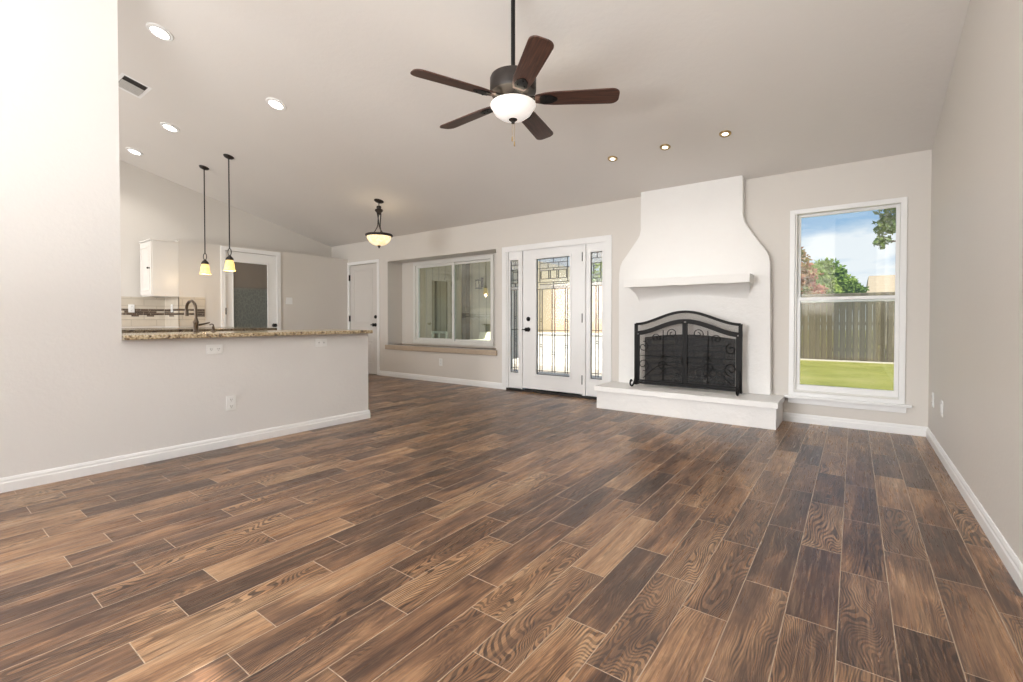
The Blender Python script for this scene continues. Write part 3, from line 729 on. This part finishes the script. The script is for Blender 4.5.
bmesh.ops.rotate(b, verts=b.verts, cent=(0, 0, 0), matrix=Matrix.Rotation(PI / 2, 3, 'X')); kid('frame', b, 'white', v, .002)
b = BM(); box(b, -.15, .15, -.095, .095, -.001, .0008); kid('backing', b, 'dark', v)
for k in range(6):
    b = BM(); x0 = -.145 + k * .034
    vs = box(b, x0, x0 + .0355, -.093, .093, -.005, -.0025)
    bmesh.ops.rotate(b, verts=b.verts, cent=(x0 + .017, 0, -.004), matrix=Matrix.Rotation(.1, 3, 'Y')); kid('louver', b, 'louver', v)

# ------------------------------------------------------------------ fireplace
t = thing('fireplace', 'white plastered fireplace with flared chimney breast, mantel shelf and raised hearth', 'fireplace', (-1.45, 5.05, 0))
YF = 5.18
topz = cz(YF) + .004
left = [(-2.248, .255), (-2.250, 1.40), (-2.246, 1.54), (-2.232, 1.633), (-2.205, 1.69), (-2.160, 1.745), (-2.085, 1.844), (-2.020, 1.930), (-1.996, 1.975), (-1.986, 2.03), (-1.984, topz)]
right = [(-.919, topz), (-.915, 2.06), (-.904, 2.0), (-.884, 1.955), (-.840, 1.885), (-.760, 1.762), (-.702, 1.680), (-.680, 1.630), (-.669, 1.56), (-.655, .255)]
arch = [(-.975 - .955 * f, .800 + .038 * math.sin(PI * f)) for f in [i / 10 for i in range(11)]]
poly = left + right + [(-.975, .255)] + arch + [(-1.93, .255)]
b = BM(); prism(b, poly, 'y', YF, YB + .001)
obj('chimney_breast', b, 'plaster', t, .006)
# hearth: rough bricks under plaster
def wobble(bm, amp, sc, seed=0):
    for v_ in bm.verts:
        n_ = noise.noise_vector(Vector(v_.co) * sc + Vector((seed, seed, seed))); v_.co += n_ * amp
def gridbox(x0, x1, y0, y1, z0, z1, step):
    bm = BM(); box(bm, x0, x1, y0, y1, z0, z1)
    for ax, a, c_ in ((0, x0, x1), (1, y0, y1), (2, z0, z1)):
        k = max(1, int((c_ - a) / step))
        for i in range(1, k):
            pt = [0, 0, 0]; pt[ax] = a + (c_ - a) * i / k; nn = [0, 0, 0]; nn[ax] = 1
            bmesh.ops.bisect_plane(bm, geom=list(bm.verts) + list(bm.edges) + list(bm.faces), plane_co=pt, plane_no=nn)
    return bm
b = gridbox(-2.338, -.560, 4.785, YB, 0, .203, .05)
for v_ in b.verts:
    if v_.co.y < 4.79 and v_.co.z > .001: v_.co += noise.noise_vector(v_.co * 9) * .004
obj('hearth_base', b, 'plaster', t, smooth=True)
b = gridbox(-2.352, -.542, 4.742, YB, .200, .256, .04)
for v_ in b.verts:
    n_ = noise.noise_vector(v_.co * 11); 
    if v_.co.z > .25: v_.co.z += n_.z * .004 - .002
    if v_.co.y < 4.75:
        ph_ = (v_.co.x / .21) % 1.0; v_.co.y += n_.y * .006 + (.006 if min(ph_, 1 - ph_) < .1 else 0)
        if v_.co.z > .25: v_.co.y += .008; v_.co.z -= .003
obj('hearth_slab', b, 'plaster', t, smooth=True)
# mantel shelf and cove
b = gridbox(-2.085, -.812, 4.945, YF + .004, 1.360, 1.446, .035)
for v_ in b.verts:
    n_ = noise.noise_vector(v_.co * 10 + Vector((3, 1, 2))); v_.co.z += n_.z * .005
    if v_.co.y < 4.96:
        v_.co.y += n_.y * .006
        if v_.co.z > 1.43: v_.co.y += .010
mshelf = obj('mantel_shelf', b, 'plaster', t, smooth=True)
b = BM(); NX, NZ = 28, 8; g = []
for i in range(NX + 1):
    f = i / NX; row = []
    zb = 1.212 + .052 * math.sin(PI * f) ** 1.3
    for j in range(NZ + 1):
        q = j / NZ
        z = 1.385 - (1.385 - zb) * q
        yy = 4.975 + (YF - 4.975) * (1 - (1 - q) ** 1.9)
        xa = -2.075 + .080 * (1 - (1 - q) ** 1.6); xb = -.822 - .040 * q
        row.append(b.verts.new((xa + (xb - xa) * f, yy, z)))
    g.append(row)
for i in range(NX):
    for j in range(NZ): b.faces.new((g[i][j], g[i + 1][j], g[i + 1][j + 1], g[i][j + 1]))
for row in (g[0], g[-1]):
    c1 = b.verts.new((row[0].co.x, YF + .002, row[0].co.z))
    b.faces.new(row + [c1])
obj('mantel_cove', b, 'plaster', t, smooth=True)
# firebox
b = BM()
fbx = [(-1.93, YF + .01), (-1.74, 5.62), (-1.165, 5.62), (-.975, YF + .01)]
for (a, c_) in zip(fbx, fbx[1:]):
    q = [b.verts.new((a[0], a[1], .21)), b.verts.new((c_[0], c_[1], .21)), b.verts.new((c_[0], c_[1], .90)), b.verts.new((a[0], a[1], .90))]; b.faces.new(q)
for z in (.252, .88):
    b.faces.new([b.verts.new((x, y, z)) for x, y in fbx])
bmesh.ops.solidify(b, geom=b.faces[:], thickness=.012)
obj('firebox', b, 'firebrick', t)
# fire grate inside
g_ = thing('fire_grate', 'dark iron fire grate standing in the firebox behind the screen', 'grate', (-1.45, 5.42, .256))
b = BM()
for k in range(6):
    x = -1.62 + k * .075; tube(b, [(x, 5.26, .42), (x, 5.28, .345), (x, 5.44, .335), (x, 5.55, .35), (x, 5.56, .42)], .009, 8)
obj('bars', b, 'ash', g_)
b = BM()
for y in (5.30, 5.50): tube(b, [(-1.66, y, .335), (-1.20, y, .335)], .008, 8)
obj('rails', b, 'ash', g_)
for x in (-1.63, -1.23):
    for y in (5.30, 5.50):
        b = BM(); tube(b, [(x, y, .335), (x, y, .264)], .008, 8); obj('leg', b, 'ash', g_)

# ------------------------------------------------------------------ fireplace screen
YS = 5.03
t = thing('fireplace_screen', 'black wrought-iron arched fireplace screen with scrollwork doors and mesh', 'fireplace screen', (-1.435, YS, .256))
SX0, SX1 = -1.972, -.902; XM = (SX0 + SX1) / 2
def arc(x, z_side, z_mid):
    f = (x - SX0) / (SX1 - SX0); s = 0.5 - 0.5 * math.cos(2 * PI * f)
    return z_side + (z_mid - z_side) * (s ** 0.92)
def flatbar(bm, pts, w, d):
    """rectangular bar through pts (x,z) in the plane y=YS"""
    n = len(pts); V_ = []
    for i, (x, z) in enumerate(pts):
        a = pts[max(i - 1, 0)]; c_ = pts[min(i + 1, n - 1)]
        dx, dz = c_[0] - a[0], c_[1] - a[1]; L = math.hypot(dx, dz); nx, nz = -dz / L * w / 2, dx / L * w / 2
        V_.append([bm.verts.new((x + nx, YS - d / 2, z + nz)), bm.verts.new((x + nx, YS + d / 2, z + nz)), bm.verts.new((x - nx, YS + d / 2, z - nz)), bm.verts.new((x - nx, YS - d / 2, z - nz))])
    for a, c_ in zip(V_, V_[1:]):
        for k in range(4): bm.faces.new((a[k], a[(k + 1) % 4], c_[(k + 1) % 4], c_[k]))
    bm.faces.new(V_[0][::-1]); bm.faces.new(V_[-1])
xs = [SX0 + (SX1 - SX0) * i / 40 for i in range(41)]
b = BM()
flatbar(b, [(SX0, .268), (SX0, .955)], .034, .026); flatbar(b, [(SX1, .268), (SX1, .955)], .034, .026)
flatbar(b, [(x, arc(x, .950, 1.083)) for x in xs], .027, .026)
flatbar(b, [(x, arc(x, .858, .992)) for x in xs], .027, .022)
flatbar(b, [(SX0, .296), (SX1, .296)], .026, .024)
obj('screen_frame', b, 'black', t)
def screen_door(x0, x1, sgn):
    b = BM(); xx = [x0 + (x1 - x0) * i / 20 for i in range(21)]
    flatbar(b, [(x0, .318), (x0, arc(x0, .832, .968))], .024, .018); flatbar(b, [(x1, .318), (x1, arc(x1, .832, .968))], .024, .018)
    flatbar(b, [(x, arc(x, .834, .969)) for x in xx], .021, .018); flatbar(b, [(x0, .322), (x1, .322)], .018, .018)
    d = obj('screen_door', b, 'black', t)
    # scrollwork
    inn = x0 if sgn > 0 else x1        # inner (centre) edge
    out = x1 if sgn > 0 else x0
    b = BM()
    def sp(cx, cz_, r, a0, turns, rr=.0050, dr=.75, dirn=1):
        pts = []
        for i in range(28):
            f = i / 27; a = a0 + dirn * turns * 2 * PI * f; q = r * (1 - dr * f); pts.append((cx + sgn * q * math.cos(a), YS - .004, cz_ + q * math.sin(a)))
        tube(b, pts, rr, 6)
    mid = (x0 + x1) / 2
    sp(inn + sgn * .12, .850, .055, -.6, 1.35); sp(inn + sgn * .30, .800, .050, PI + .6, 1.3, dirn=-1)
    sp(out - sgn * .055, .70, .060, PI / 2, 1.2); sp(out - sgn * .055, .50, .070, -PI / 2, 1.2, dirn=-1)
    sp(mid - sgn * .02, .50, .055, PI, 1.1, dirn=-1)
    tube(b, [(inn + sgn * .01, YS - .004, .60), (out - sgn * .01, YS - .004, .60)], .0035, 6)
    tube(b, [(mid - sgn * .03, YS - .004, .93 if abs(mid - XM) < .2 else .885), (mid - sgn * .03, YS - .004, .33)], .0045, 6)
    pts = []
    for i in range(20):
        f = i / 19; pts.append((inn + sgn * (.02 + .42 * f), YS - .004, .44 + .10 * math.sin(PI * f * 1.1) - .06 * f))
    tube(b, pts, .004, 6)
    for cx, c2 in ((mid - sgn * .03, .60), (mid - sgn * .03, .44)):
        for k in range(4):
            a = PI / 4 + k * PI / 2; tube(b, [(cx, YS - .004, c2), (cx + .045 * math.cos(a), YS - .004, c2 + .045 * math.sin(a))], .0035, 6)
    obj('scrollwork', b, 'black', d)
    b = BM(); pts = [(x, arc(x, .822, .958)) for x in xx]
    poly_ = [(x0, .322)] + pts + [(x1, .322)] if True else []
    prism(b, poly_, 'y', YS + .006, YS + .0075); obj('mesh', b, 'mesh', d)
    b = BM(); hx = inn + sgn * .012
    tube(b, [(hx, YS - .012, .60), (hx, YS - .03, .59), (hx, YS - .03, .53), (hx, YS - .012, .52)], .005, 8); obj('handle', b, 'black', d)
screen_door(SX0 + .028, XM - .013, -1); screen_door(XM + .013, SX1 - .028, 1)
b = BM(); poly_ = [(x, arc(x, .860, .994)) for x in xs] + [(x, arc(x, .946, 1.079)) for x in reversed(xs)]
prism(b, poly_, 'y', YS + .004, YS + .0055); obj('upper_mesh', b, 'mesh', t)
for x in (SX0, SX1):
    b = BM(); pts = [(x, YS, .56), (x, YS - .012, .45), (x, YS - .03, .36), (x, YS - .07, .29), (x, YS - .115, .268), (x, YS - .150, .276), (x, YS - .168, .300), (x, YS - .160, .325), (x, YS - .140, .334), (x, YS - .124, .322)]
    # smooth the polyline
    P_ = [Vector(p) for p in pts]; Q_ = []
    for i in range(len(P_) - 1):
        for k in range(4):
            f = k / 4; p0 = P_[max(i - 1, 0)]; p1 = P_[i]; p2_ = P_[i + 1]; p3_ = P_[min(i + 2, len(P_) - 1)]
            Q_.append(0.5 * ((2 * p1) + (-p0 + p2_) * f + (2 * p0 - 5 * p1 + 4 * p2_ - p3_) * f * f + (-p0 + 3 * p1 - 3 * p2_ + p3_) * f ** 3))
    Q_.append(P_[-1])
    tube(b, Q_, [.008 + .003 * min(1, i / len(Q_)) for i in range(len(Q_))], 8); obj('scroll_foot', b, 'black', t, smooth=True)
    b = BM(); tube(b, [(x, YS, .38), (x, YS + .05, .30), (x, YS + .08, .268)], .009, 8); obj('rear_foot', b, 'black', t, smooth=True)

# ------------------------------------------------------------------ kitchen: bar slab, island, cabinets, faucet, tile
b = BM(); box(b, -4.62, -3.893, .9455, 2.920, .863, .894)
o = obj('bar_countertop', b, 'granite', None, .005); tag(o, 'speckled tan granite slab capping the white half wall', 'countertop')
t = thing('base_cabinet', 'white base cabinet under the granite bar on its kitchen side', 'cabinet', (-4.33, 1.9, 0))
b = BM(); box(b, -4.58, XL - .121, .955, 2.895, .09, .862); box(b, -4.52, XL - .121, .955, 2.895, 0, .09); obj('body', b, 'cabinet', t, .003)
for k in range(4):
    y0 = .965 + k * .482; b = BM(); box(b, -4.60, -4.581, y0, y0 + .472, .11, .85); d = obj('door', b, 'cabinet', t, .004)
    b = BM(); tube(b, [(-4.60, y0 + .05, .78), (-4.625, y0 + .05, .78)], .008, 10); obj('knob', b, 'bronze', d)
t = thing('kitchen_island', 'kitchen island with dark brown granite top behind the bar', 'kitchen island', (-6.4, 1.9, 0))
b = BM(); box(b, -7.02, -5.83, .98, 2.86, .09, .862); box(b, -6.96, -5.89, 1.04, 2.80, 0, .09); obj('body', b, 'cabinet', t, .003)
b = BM(); box(b, -7.08, -5.765, .92, 2.83 + .07, .863, .897); obj('granite_top', b, 'granite2', t, .006)
# faucet
fx, fy = -4.40, 1.537
t = thing('kitchen_faucet', 'tall gooseneck nickel faucet standing on the granite bar', 'faucet', (fx, fy, .894))
b = BM(); lathe(b, [(0, .893), (.026, .893), (.026, .899), (.019, .906), (.017, .965), (.021, .972), (.021, .985), (.016, .995), (.014, 1.01)], (fx, fy, 0), 24); obj('base', b, 'steel', t, smooth=True)
b = BM(); pts = [(fx, fy, 1.0), (fx, fy, 1.085)]
for i in range(1, 15):
    a = PI * i / 14; pts.append((fx - .10 + .10 * math.cos(a), fy, 1.085 + .072 * math.sin(a)))
pts += [(fx - .20, fy, 1.065)]
tube(b, pts, .0115, 14); obj('spout', b, 'steel', t, smooth=True)
b = BM(); tube(b, [(fx - .20, fy, 1.075), (fx - .20, fy, 1.03)], [.015, .017], 14); obj('spray_head', b, 'steel', t, smooth=True)
b = BM(); tube(b, [(fx, fy + .02, .955), (fx, fy + .055, .962), (fx + .01, fy + .10, .975)], [.010, .008, .006], 10); obj('lever', b, 'steel', t, smooth=True)
fy2 = fy + .13
t = thing('soap_dispenser', 'short nickel soap dispenser on the granite bar beside the faucet', 'soap dispenser', (fx, fy2, .894))
b = BM(); lathe(b, [(0, .893), (.020, .893), (.020, .898), (.012, .905), (.010, .935), (.013, .94), (0, .945)], (fx, fy2, 0), 18); obj('base', b, 'steel', t, smooth=True)
b = BM(); tube(b, [(fx, fy2, .935), (fx, fy2, .955), (fx - .03, fy2, .962), (fx - .07, fy2, .955)], .006, 10); obj('spout', b, 'steel', t, smooth=True)
# wall cabinet
t = thing('wall_cabinet', 'white wall-hung cabinet with one raised-panel door beside the pantry wall', 'cabinet', (-8.0, 2.36, 1.328))
b = BM(); box(b, -8.25, XP + .001, 2.205, 2.512, 1.328, 2.095); obj('body', b, 'cabinet', t, .002)
b = BM(); box(b, -8.262, XP + .012, 2.180, 2.512, 2.095, 2.116); obj('crown', b, 'cabinet', t, .003)
b = BM(); box(b, -8.24, XP - .008, 2.186, 2.205, 1.345, 2.085); d = obj('door', b, 'cabinet', t, .003)
b = BM(); frame_rect(b, 'y', 2.176, 2.187, -8.19, XP - .055, 1.40, 2.03, .030); obj('panel_moulding', b, 'cabinet', d, .005)
b = BM(); box(b, -8.13, XP - .115, 2.180, 2.187, 1.46, 1.97); obj('raised_panel', b, 'cabinet', d, .005)
b = BM(); lathe(b, [(.007, 0), (.006, .018), (.014, .024), (.014, .032), (0, .036)], (-7.84, 2.186, 1.714), 16, ROTX); obj('knob', b, 'bronze', d, smooth=True)
# backsplash
b = BM(); box(b, XG, XG + .008, .5, 2.512, .90, 1.328); struct('trim_2', b, 'tile', 'beige stone backsplash tile on the sloped-ceiling kitchen wall', 'backsplash')
b = BM(); box(b, XG + .008, XP + .008, 2.504, 2.512, .90, 1.328); struct('trim_3', b, 'tilex', 'beige stone backsplash tile below the wall cabinet', 'backsplash')
b = BM(); box(b, XP, XP + .008, 2.504, 2.842, .90, 1.328); struct('trim_4', b, 'tile', 'beige stone backsplash tile at the pantry wall edge', 'backsplash')
def mosaic(name, axis, p0, p1, a0, a1, label):
    rnd = random.Random(5); mm = BM(); rows = [(1.128, 1.156), (1.098, 1.126), (1.068, 1.096), (1.045, 1.066)]
    for r_, (z0, z1) in enumerate(rows):
        u = a0
        while u < a1 - .01:
            w_ = rnd.choice([.09, .14, .20]); e = min(u + w_, a1)
            if not (r_ in (1, 3) and rnd.random() < .45):
                (box(mm, p0, p1, u, e - .004, z0, z1) if axis == 'x' else box(mm, u, e - .004, p0, p1, z0, z1))
            u = e
    o = struct(name, mm, 'mosaic' if axis == 'x' else 'mosaicx', label, 'backsplash')
mosaic('trim_5', 'x', XG + .008, XG + .014, .5, 2.497, 'dark glass mosaic band in the beige kitchen backsplash')
mosaic('trim_6', 'y', 2.498, 2.504, XG + .016, XP + .006, 'dark glass mosaic band below the wall cabinet')
mosaic('trim_7', 'x', XP + .008, XP + .014, 2.504, 2.838, 'dark glass mosaic band ending on the pantry wall')

# ------------------------------------------------------------------ outlets and switches
def outlet(pos, nrm, horiz, label, kind='outlet', w=.072, h=.115):
    """pos = centre on the wall plane; nrm in '+x','-x','-y'"""
    t = thing('wall_outlet' if kind == 'outlet' else 'light_switch', label, 'outlet' if kind == 'outlet' else 'light switch', pos)
    if horiz: w, h = h, w
    def place(bm, mat, name, par, bevel=0, smooth=False):
        R = {'+x': Matrix.Rotation(PI / 2, 3, 'Z'), '-x': Matrix.Rotation(-PI / 2, 3, 'Z'), '-y': Matrix.Identity(3)}[nrm]
        bmesh.ops.rotate(bm, verts=bm.verts, cent=(0, 0, 0), matrix=R)
        o = obj(name, bm, mat, None, bevel, smooth); o.parent = par; return o
    b = BM(); box(b, -w / 2, w / 2, -.006, 0, -h / 2, h / 2); pl = place(b, 'plate', 'cover_plate', t, .0025)
    if kind == 'outlet':
        for s in (-1, 1):
            dx, dz = (s * .026, 0) if horiz else (0, s * .026)
            b = BM(); box(b, dx - .017, dx + .017, -.009, -.005, dz - .017, dz + .017); f = place(b, 'plate', 'socket', t, .004)
            b = BM()
            for q in (-.006, .006):
                box(b, dx + q - .0013, dx + q + .0013, -.0095, -.0088, dz - .002, dz + .007)
            box(b, dx - .002, dx + .002, -.0095, -.0088, dz - .011, dz - .007)
            place(b, 'dark', 'slot', f)
    else:
        b = BM(); box(b, -.016, .016, -.010, -.005, -.033, .033); place(b, 'plate', 'rocker', t, .002)
    return t
outlet((XL, 1.619, .342), '+x', False, 'white upright outlet low on the half wall')
outlet((XL, 1.506, .772), '+x', True, 'white sideways outlet just under the bar top, left one near the faucet')
outlet((XL, 2.392, .787), '+x', True, 'white sideways outlet just under the bar top, right one near the half wall end')
outlet((-5.306, YB, .320), '-y', False, 'white outlet below the window seat board')
outlet((XR, 4.969, .360), '-x', False, 'white wall outlet on the right wall closer to the corner')
outlet((XR, 4.501, .364), '-x', False, 'white wall plate on the right wall, the one farther from the corner', 'switch')
outlet((XP, 4.122, 1.322), '+x', False, 'white light switch on the wall right of the pantry door', 'switch', .115, .115)
outlet((XG + .014, 2.100, 1.160), '+x', False, 'white outlet in the kitchen backsplash next to the wall edge')
outlet((-8.02, 2.498, 1.165), '-y', False, 'white outlet in the dark tile band under the wall cabinet')

# ------------------------------------------------------------------ outdoors
b = BM(); box(b, -40, 40, 5.42, 60, -.30, -.10); struct('ground', b, 'grass', 'sunlit green lawn outside the window', 'lawn')
b = BM(); box(b, -14, -1.2, 5.43, 9.0, -.16, -.06); struct('patio_slab', b, 'concrete', 'pale concrete patio outside the leaded door', 'patio', bevel=.01)
# fence
FYc = 15.2
t = thing('wooden_fence', 'weathered vertical-board wooden fence across the lawn', 'fence', (0, FYc, -.1))
b = BM(); rnd = random.Random(3); x = -16.0
while x < 9:
    dz = rnd.uniform(-.012, .012); dy = rnd.uniform(-.006, .006)
    box(b, x + .003, x + .137, FYc + dy, FYc + .02 + dy, -.085, 1.64 + dz); x += .14
o = obj('boards', b, 'fence', t); o['kind'] = 'stuff'
for z in (.15, .85, 1.45):
    b = BM(); box(b, -16, 9, FYc + .03, FYc + .07, z, z + .09); obj('rail', b, 'fence', t)
b = BM(); box(b, -16, 9, FYc - .03, FYc + .05, 1.66, 1.70); box(b, -16, 9, FYc - .022, FYc - .004, 1.54, 1.655); obj('cap_rail', b, 'fence', t)
b = BM(); box(b, -16, 9, FYc - .35, FYc + .2, -.11, -.09); struct('trim_8', b, 'concrete', 'pale bare strip of ground along the fence', 'ground', bevel=.01)

# wing of the house across the patio
WY = 9.0
t = thing('patio_wing', 'board-sided wing of the house across the covered patio', 'building', (-8, WY, -.06))
b = BM(); holed(b, 'y', WY, WY + .15, -12.5, -6.75, -.06, 2.55, [(-9.27, -8.35, .0, 2.06)]); obj('siding_wall', b, 'siding', t)
b = BM(); box(b, -6.90, -6.75, WY + .15, 12.5, -.06, 2.55); obj('return_wall', b, 'siding', t)
b = BM(); box(b, -9.27, -8.35, WY + .05, WY + .09, .0, 2.06); frame_rect(b, 'y', WY - .02, WY + .02, -9.33, -8.29, -.06, 2.12, .06, .001); d = obj('door', b, 'siding', t, .004)
b = BM(); box(b, -8.13, -7.99, WY - .16, WY, -.06, 2.45); obj('pilaster', b, mottled('brown_jamb', lin(96, 90, 78), lin(108, 102, 88), 6, 0.7), t, .004)
b = BM(); prism(b, [(5.98, 2.36), (9.15, 2.62), (9.15, 2.72), (5.98, 2.46)], 'x', -12.6, -6.6); obj('porch_roof', b, 'porchceil', t)
b = BM(); box(b, -12.6, -12.5, 5.9, 9.0, -.06, 2.5); obj('end_wall', b, 'siding', t)
b = BM(); box(b, -9.10, -9.02, 6.9, 6.98, -.06, 2.42); obj('porch_post', b, mottled('post_paint', lin(70, 68, 60), lin(80, 78, 70), 6, 0.6), t, .004)
t = thing('garden_wall', 'tall tan brick garden wall seen through the leaded patio door', 'wall', (-5.2, 11.0, -.06))
b = BM(); box(b, -6.74, -3.2, 11.0, 11.2, -.10, 1.92); obj('brickwork', b, 'housebrick', t)
b = BM(); box(b, -6.74, -3.16, 10.96, 11.24, 1.92, 1.98); obj('coping', b, 'concrete', t, .008)
t = thing('planter_wall', 'low white rendered wall in front of the tan garden wall, sunlit', 'wall', (-5.2, 9.1, -.06))
b = BM(); box(b, -6.70, -3.0, 9.05, 9.25, -.10, .66); obj('render', b, 'plaster', t, .01)  # added white wall; its colour makes the bright lower band behind the door
b = BM(); box(b, -6.73, -2.97, 9.02, 9.28, .66, .70); obj('coping', b, 'plaster', t, .008)
# lantern on the siding
t = thing('wall_lantern', 'small dark unlit wall lantern on the patio siding', 'lantern', (-7.57, WY, 1.9))
b = BM(); box(b, -7.61, -7.53, WY - .02, WY, 1.82, 2.06); tube(b, [(-7.57, WY - .02, 2.0), (-7.57, WY - .10, 2.04), (-7.57, WY - .14, 2.0)], .009, 8); obj('bracket', b, 'black', t, .003)
b = BM(); holed(b, 'y', WY - .20, WY - .195, -7.63, -7.51, 1.78, 1.99, [(-7.615, -7.525, 1.80, 1.97)]); holed(b, 'y', WY - .085, WY - .08, -7.63, -7.51, 1.78, 1.99, [(-7.615, -7.525, 1.80, 1.97)])
box(b, -7.635, -7.505, WY - .205, WY - .075, 1.985, 2.0); box(b, -7.635, -7.505, WY - .205, WY - .075, 1.77, 1.785); obj('cage', b, 'black', t)
b = BM(); lathe(b, [(0, 1.79), (.028, 1.80), (.034, 1.83), (.028, 1.87), (.012, 1.90), (0, 1.90)], (-7.57, WY - .14, 0), 16); obj('bulb', b, 'stucco', t, smooth=True)
# patio chair and bench seen through the slider
def patio_chair(x, y):
    t = thing('patio_chair', 'cream-framed patio chair on the covered patio seen through the sliding window', 'chair', (x, y, -.06))
    b = BM(); box(b, x - .25, x + .25, y - .22, y + .24, .34, .38); obj('seat', b, 'cushion', t, .01)
    for sx_ in (-1, 1):
        for sy_ in (-1, 1):
            b = BM(); tube(b, [(x + sx_ * .23, y + sy_ * .21, .36), (x + sx_ * .24, y + sy_ * .23, -.055)], .018, 8); obj('leg', b, 'cushion', t)
    b = BM(); frame_rect(b, 'y', y - .25, y - .215, x - .25, x + .25, .36, .735, .05); box(b, x - .02, x + .02, y - .245, y - .22, .4, .7); obj('backrest', b, 'cushion', t, .006)
patio_chair(-7.66, 7.80)
t = thing('patio_bench', 'cream-cushioned bench against the patio siding', 'bench', (-7.5, 8.55, -.06))
b = BM(); box(b, -7.50, -6.85, 8.3, 8.85, .30, .52); obj('cushion', b, 'cushion', t, .04)
b = BM(); prism(b, [(8.74, .48), (8.80, .70), (8.90, .70), (8.88, .48)], 'x', -7.50, -6.85); obj('backrest', b, 'cushion', t, .02)
for x in (-7.45, -6.9):
    for y in (8.35, 8.80):
        b = BM(); box(b, x - .03, x + .03, y - .03, y + .03, -.058, .30); obj('leg', b, 'cushion', t, .004)

# neighbour's house beyond the fence
t = thing('neighbor_house', 'tan-roofed neighbouring house beyond the fence', 'house', (6, 27, -.1))
b = BM(); box(b, .9, 9.5, 25.5, 34.0, -.1, 1.95); obj('walls', b, 'stucco', t)
b = BM(); vv = [b.verts.new(p) for p in [(.4, 25.0, 1.9), (10, 25.0, 1.9), (10, 34.5, 1.9), (.4, 34.5, 1.9), (.55, 28.2, 3.10), (10, 28.2, 3.10), (10, 31, 3.10), (.55, 31, 3.10)]]
for f in [(0, 1, 5, 4), (1, 2, 6, 5), (2, 3, 7, 6), (3, 0, 4, 7), (4, 5, 6, 7), (0, 3, 2, 1)]: b.faces.new([vv[i] for i in f])
obj('roof', b, 'roofs', t)

# trees: leafy crown over a trunk
def tree(name, label, x, y, blobs, n, leaf, size, trunk_h, seed, trunk_r=.12):
    t = thing(name, label, 'tree', (x, y, -.1)); rnd = random.Random(seed)
    b = BM()
    tot = sum(q[3] ** 2 for q in blobs)
    for bx, by, bz, br in blobs:
        for _ in range(int(n * br ** 2 / tot)):
            while True:
                d = Vector((rnd.uniform(-1, 1), rnd.uniform(-1, 1), rnd.uniform(-1, 1)))
                if .3 < d.length < 1: break
            d = d * (1 if d.length > .6 else 1.3)
            d *= .78 + .32 * noise.noise(d * 2.3 + Vector((bx, by, bz)))+ .1
            c = Vector((x + bx, y + by, bz)) + Vector((d.x * br, d.y * br, d.z * br * .85))
            s = size * rnd.uniform(.6, 1.3); u = Vector((rnd.gauss(0, 1), rnd.gauss(0, 1), rnd.gauss(0, 1))).normalized(); w_ = u.orthogonal().normalized()
            w_.rotate(Matrix.Rotation(rnd.uniform(0, 6.28), 3, u)); v2 = u.cross(w_)
            q = [b.verts.new(c + w_ * s), b.verts.new(c + v2 * s * .45), b.verts.new(c - w_ * s), b.verts.new(c - v2 * s * .45)]
            b.faces.new(q)
    me = bpy.data.meshes.new('foliage'); b.to_mesh(me); b.free(); me.materials.append(M[leaf]); o = bpy.data.objects.new('foliage', me); C.objects.link(o); o.parent = t; o.location = -Vector(t.location)
    b = BM(); tube(b, [(x, y, -.1), (x + .05, y, trunk_h * .5), (x, y + .05, trunk_h)], [trunk_r, trunk_r * .8, trunk_r * .6], 10)
    for bx, by, bz, br in blobs: tube(b, [(x, y + .05, trunk_h * .9), (x + bx * .5, y + by * .5, (trunk_h + bz) / 2 + .1), (x + bx, y + by, bz)], [trunk_r * .5, trunk_r * .3, trunk_r * .12], 6)
    obj('trunk', b, 'bark', t, smooth=True)
tree('crape_myrtle', 'red-tinged tree beyond the fence at the left side of the window', -1.9, 18.0, [(0, 0, 2.45, .95), (.30, .3, 1.7, .9), (-.9, 0, 2.6, 1.0), (.15, 0, 3.15, .5)], 11000, 'leafr', .085, 1.4, 1, .06)
tree('leafy_tree', 'bushy light green tree beyond the middle of the fence', -1.25, 20.5, [(0, 0, 2.1, 1.3), (.85, .3, 1.9, .85), (-1.0, .5, 1.8, 1.2), (.35, 0, 2.6, .75)], 14000, 'leafg', .09, 1.2, 2, .08)
tree('shade_tree', 'tall green tree reaching over the fence at the right side of the window', 2.7, 16.6, [(-1.75, 0, 4.3, .62), (-1.95, .1, 3.65, .40), (-.8, .3, 4.9, 1.2), (.4, 0, 4.6, 1.3), (-2.08, .1, 3.2, .24), (0, .5, 3.9, .8)], 7500, 'leafd', .085, 2.8, 3, .14)
tree('garden_tree', 'green tree in the yard seen through the right sidelight', -7.4, 18.4, [(0, 0, 2.6, 1.5), (1.2, 0, 2.2, 1.2), (-1, .4, 2.8, 1.3)], 5000, 'leafg', .10, 1.5, 4, .12)
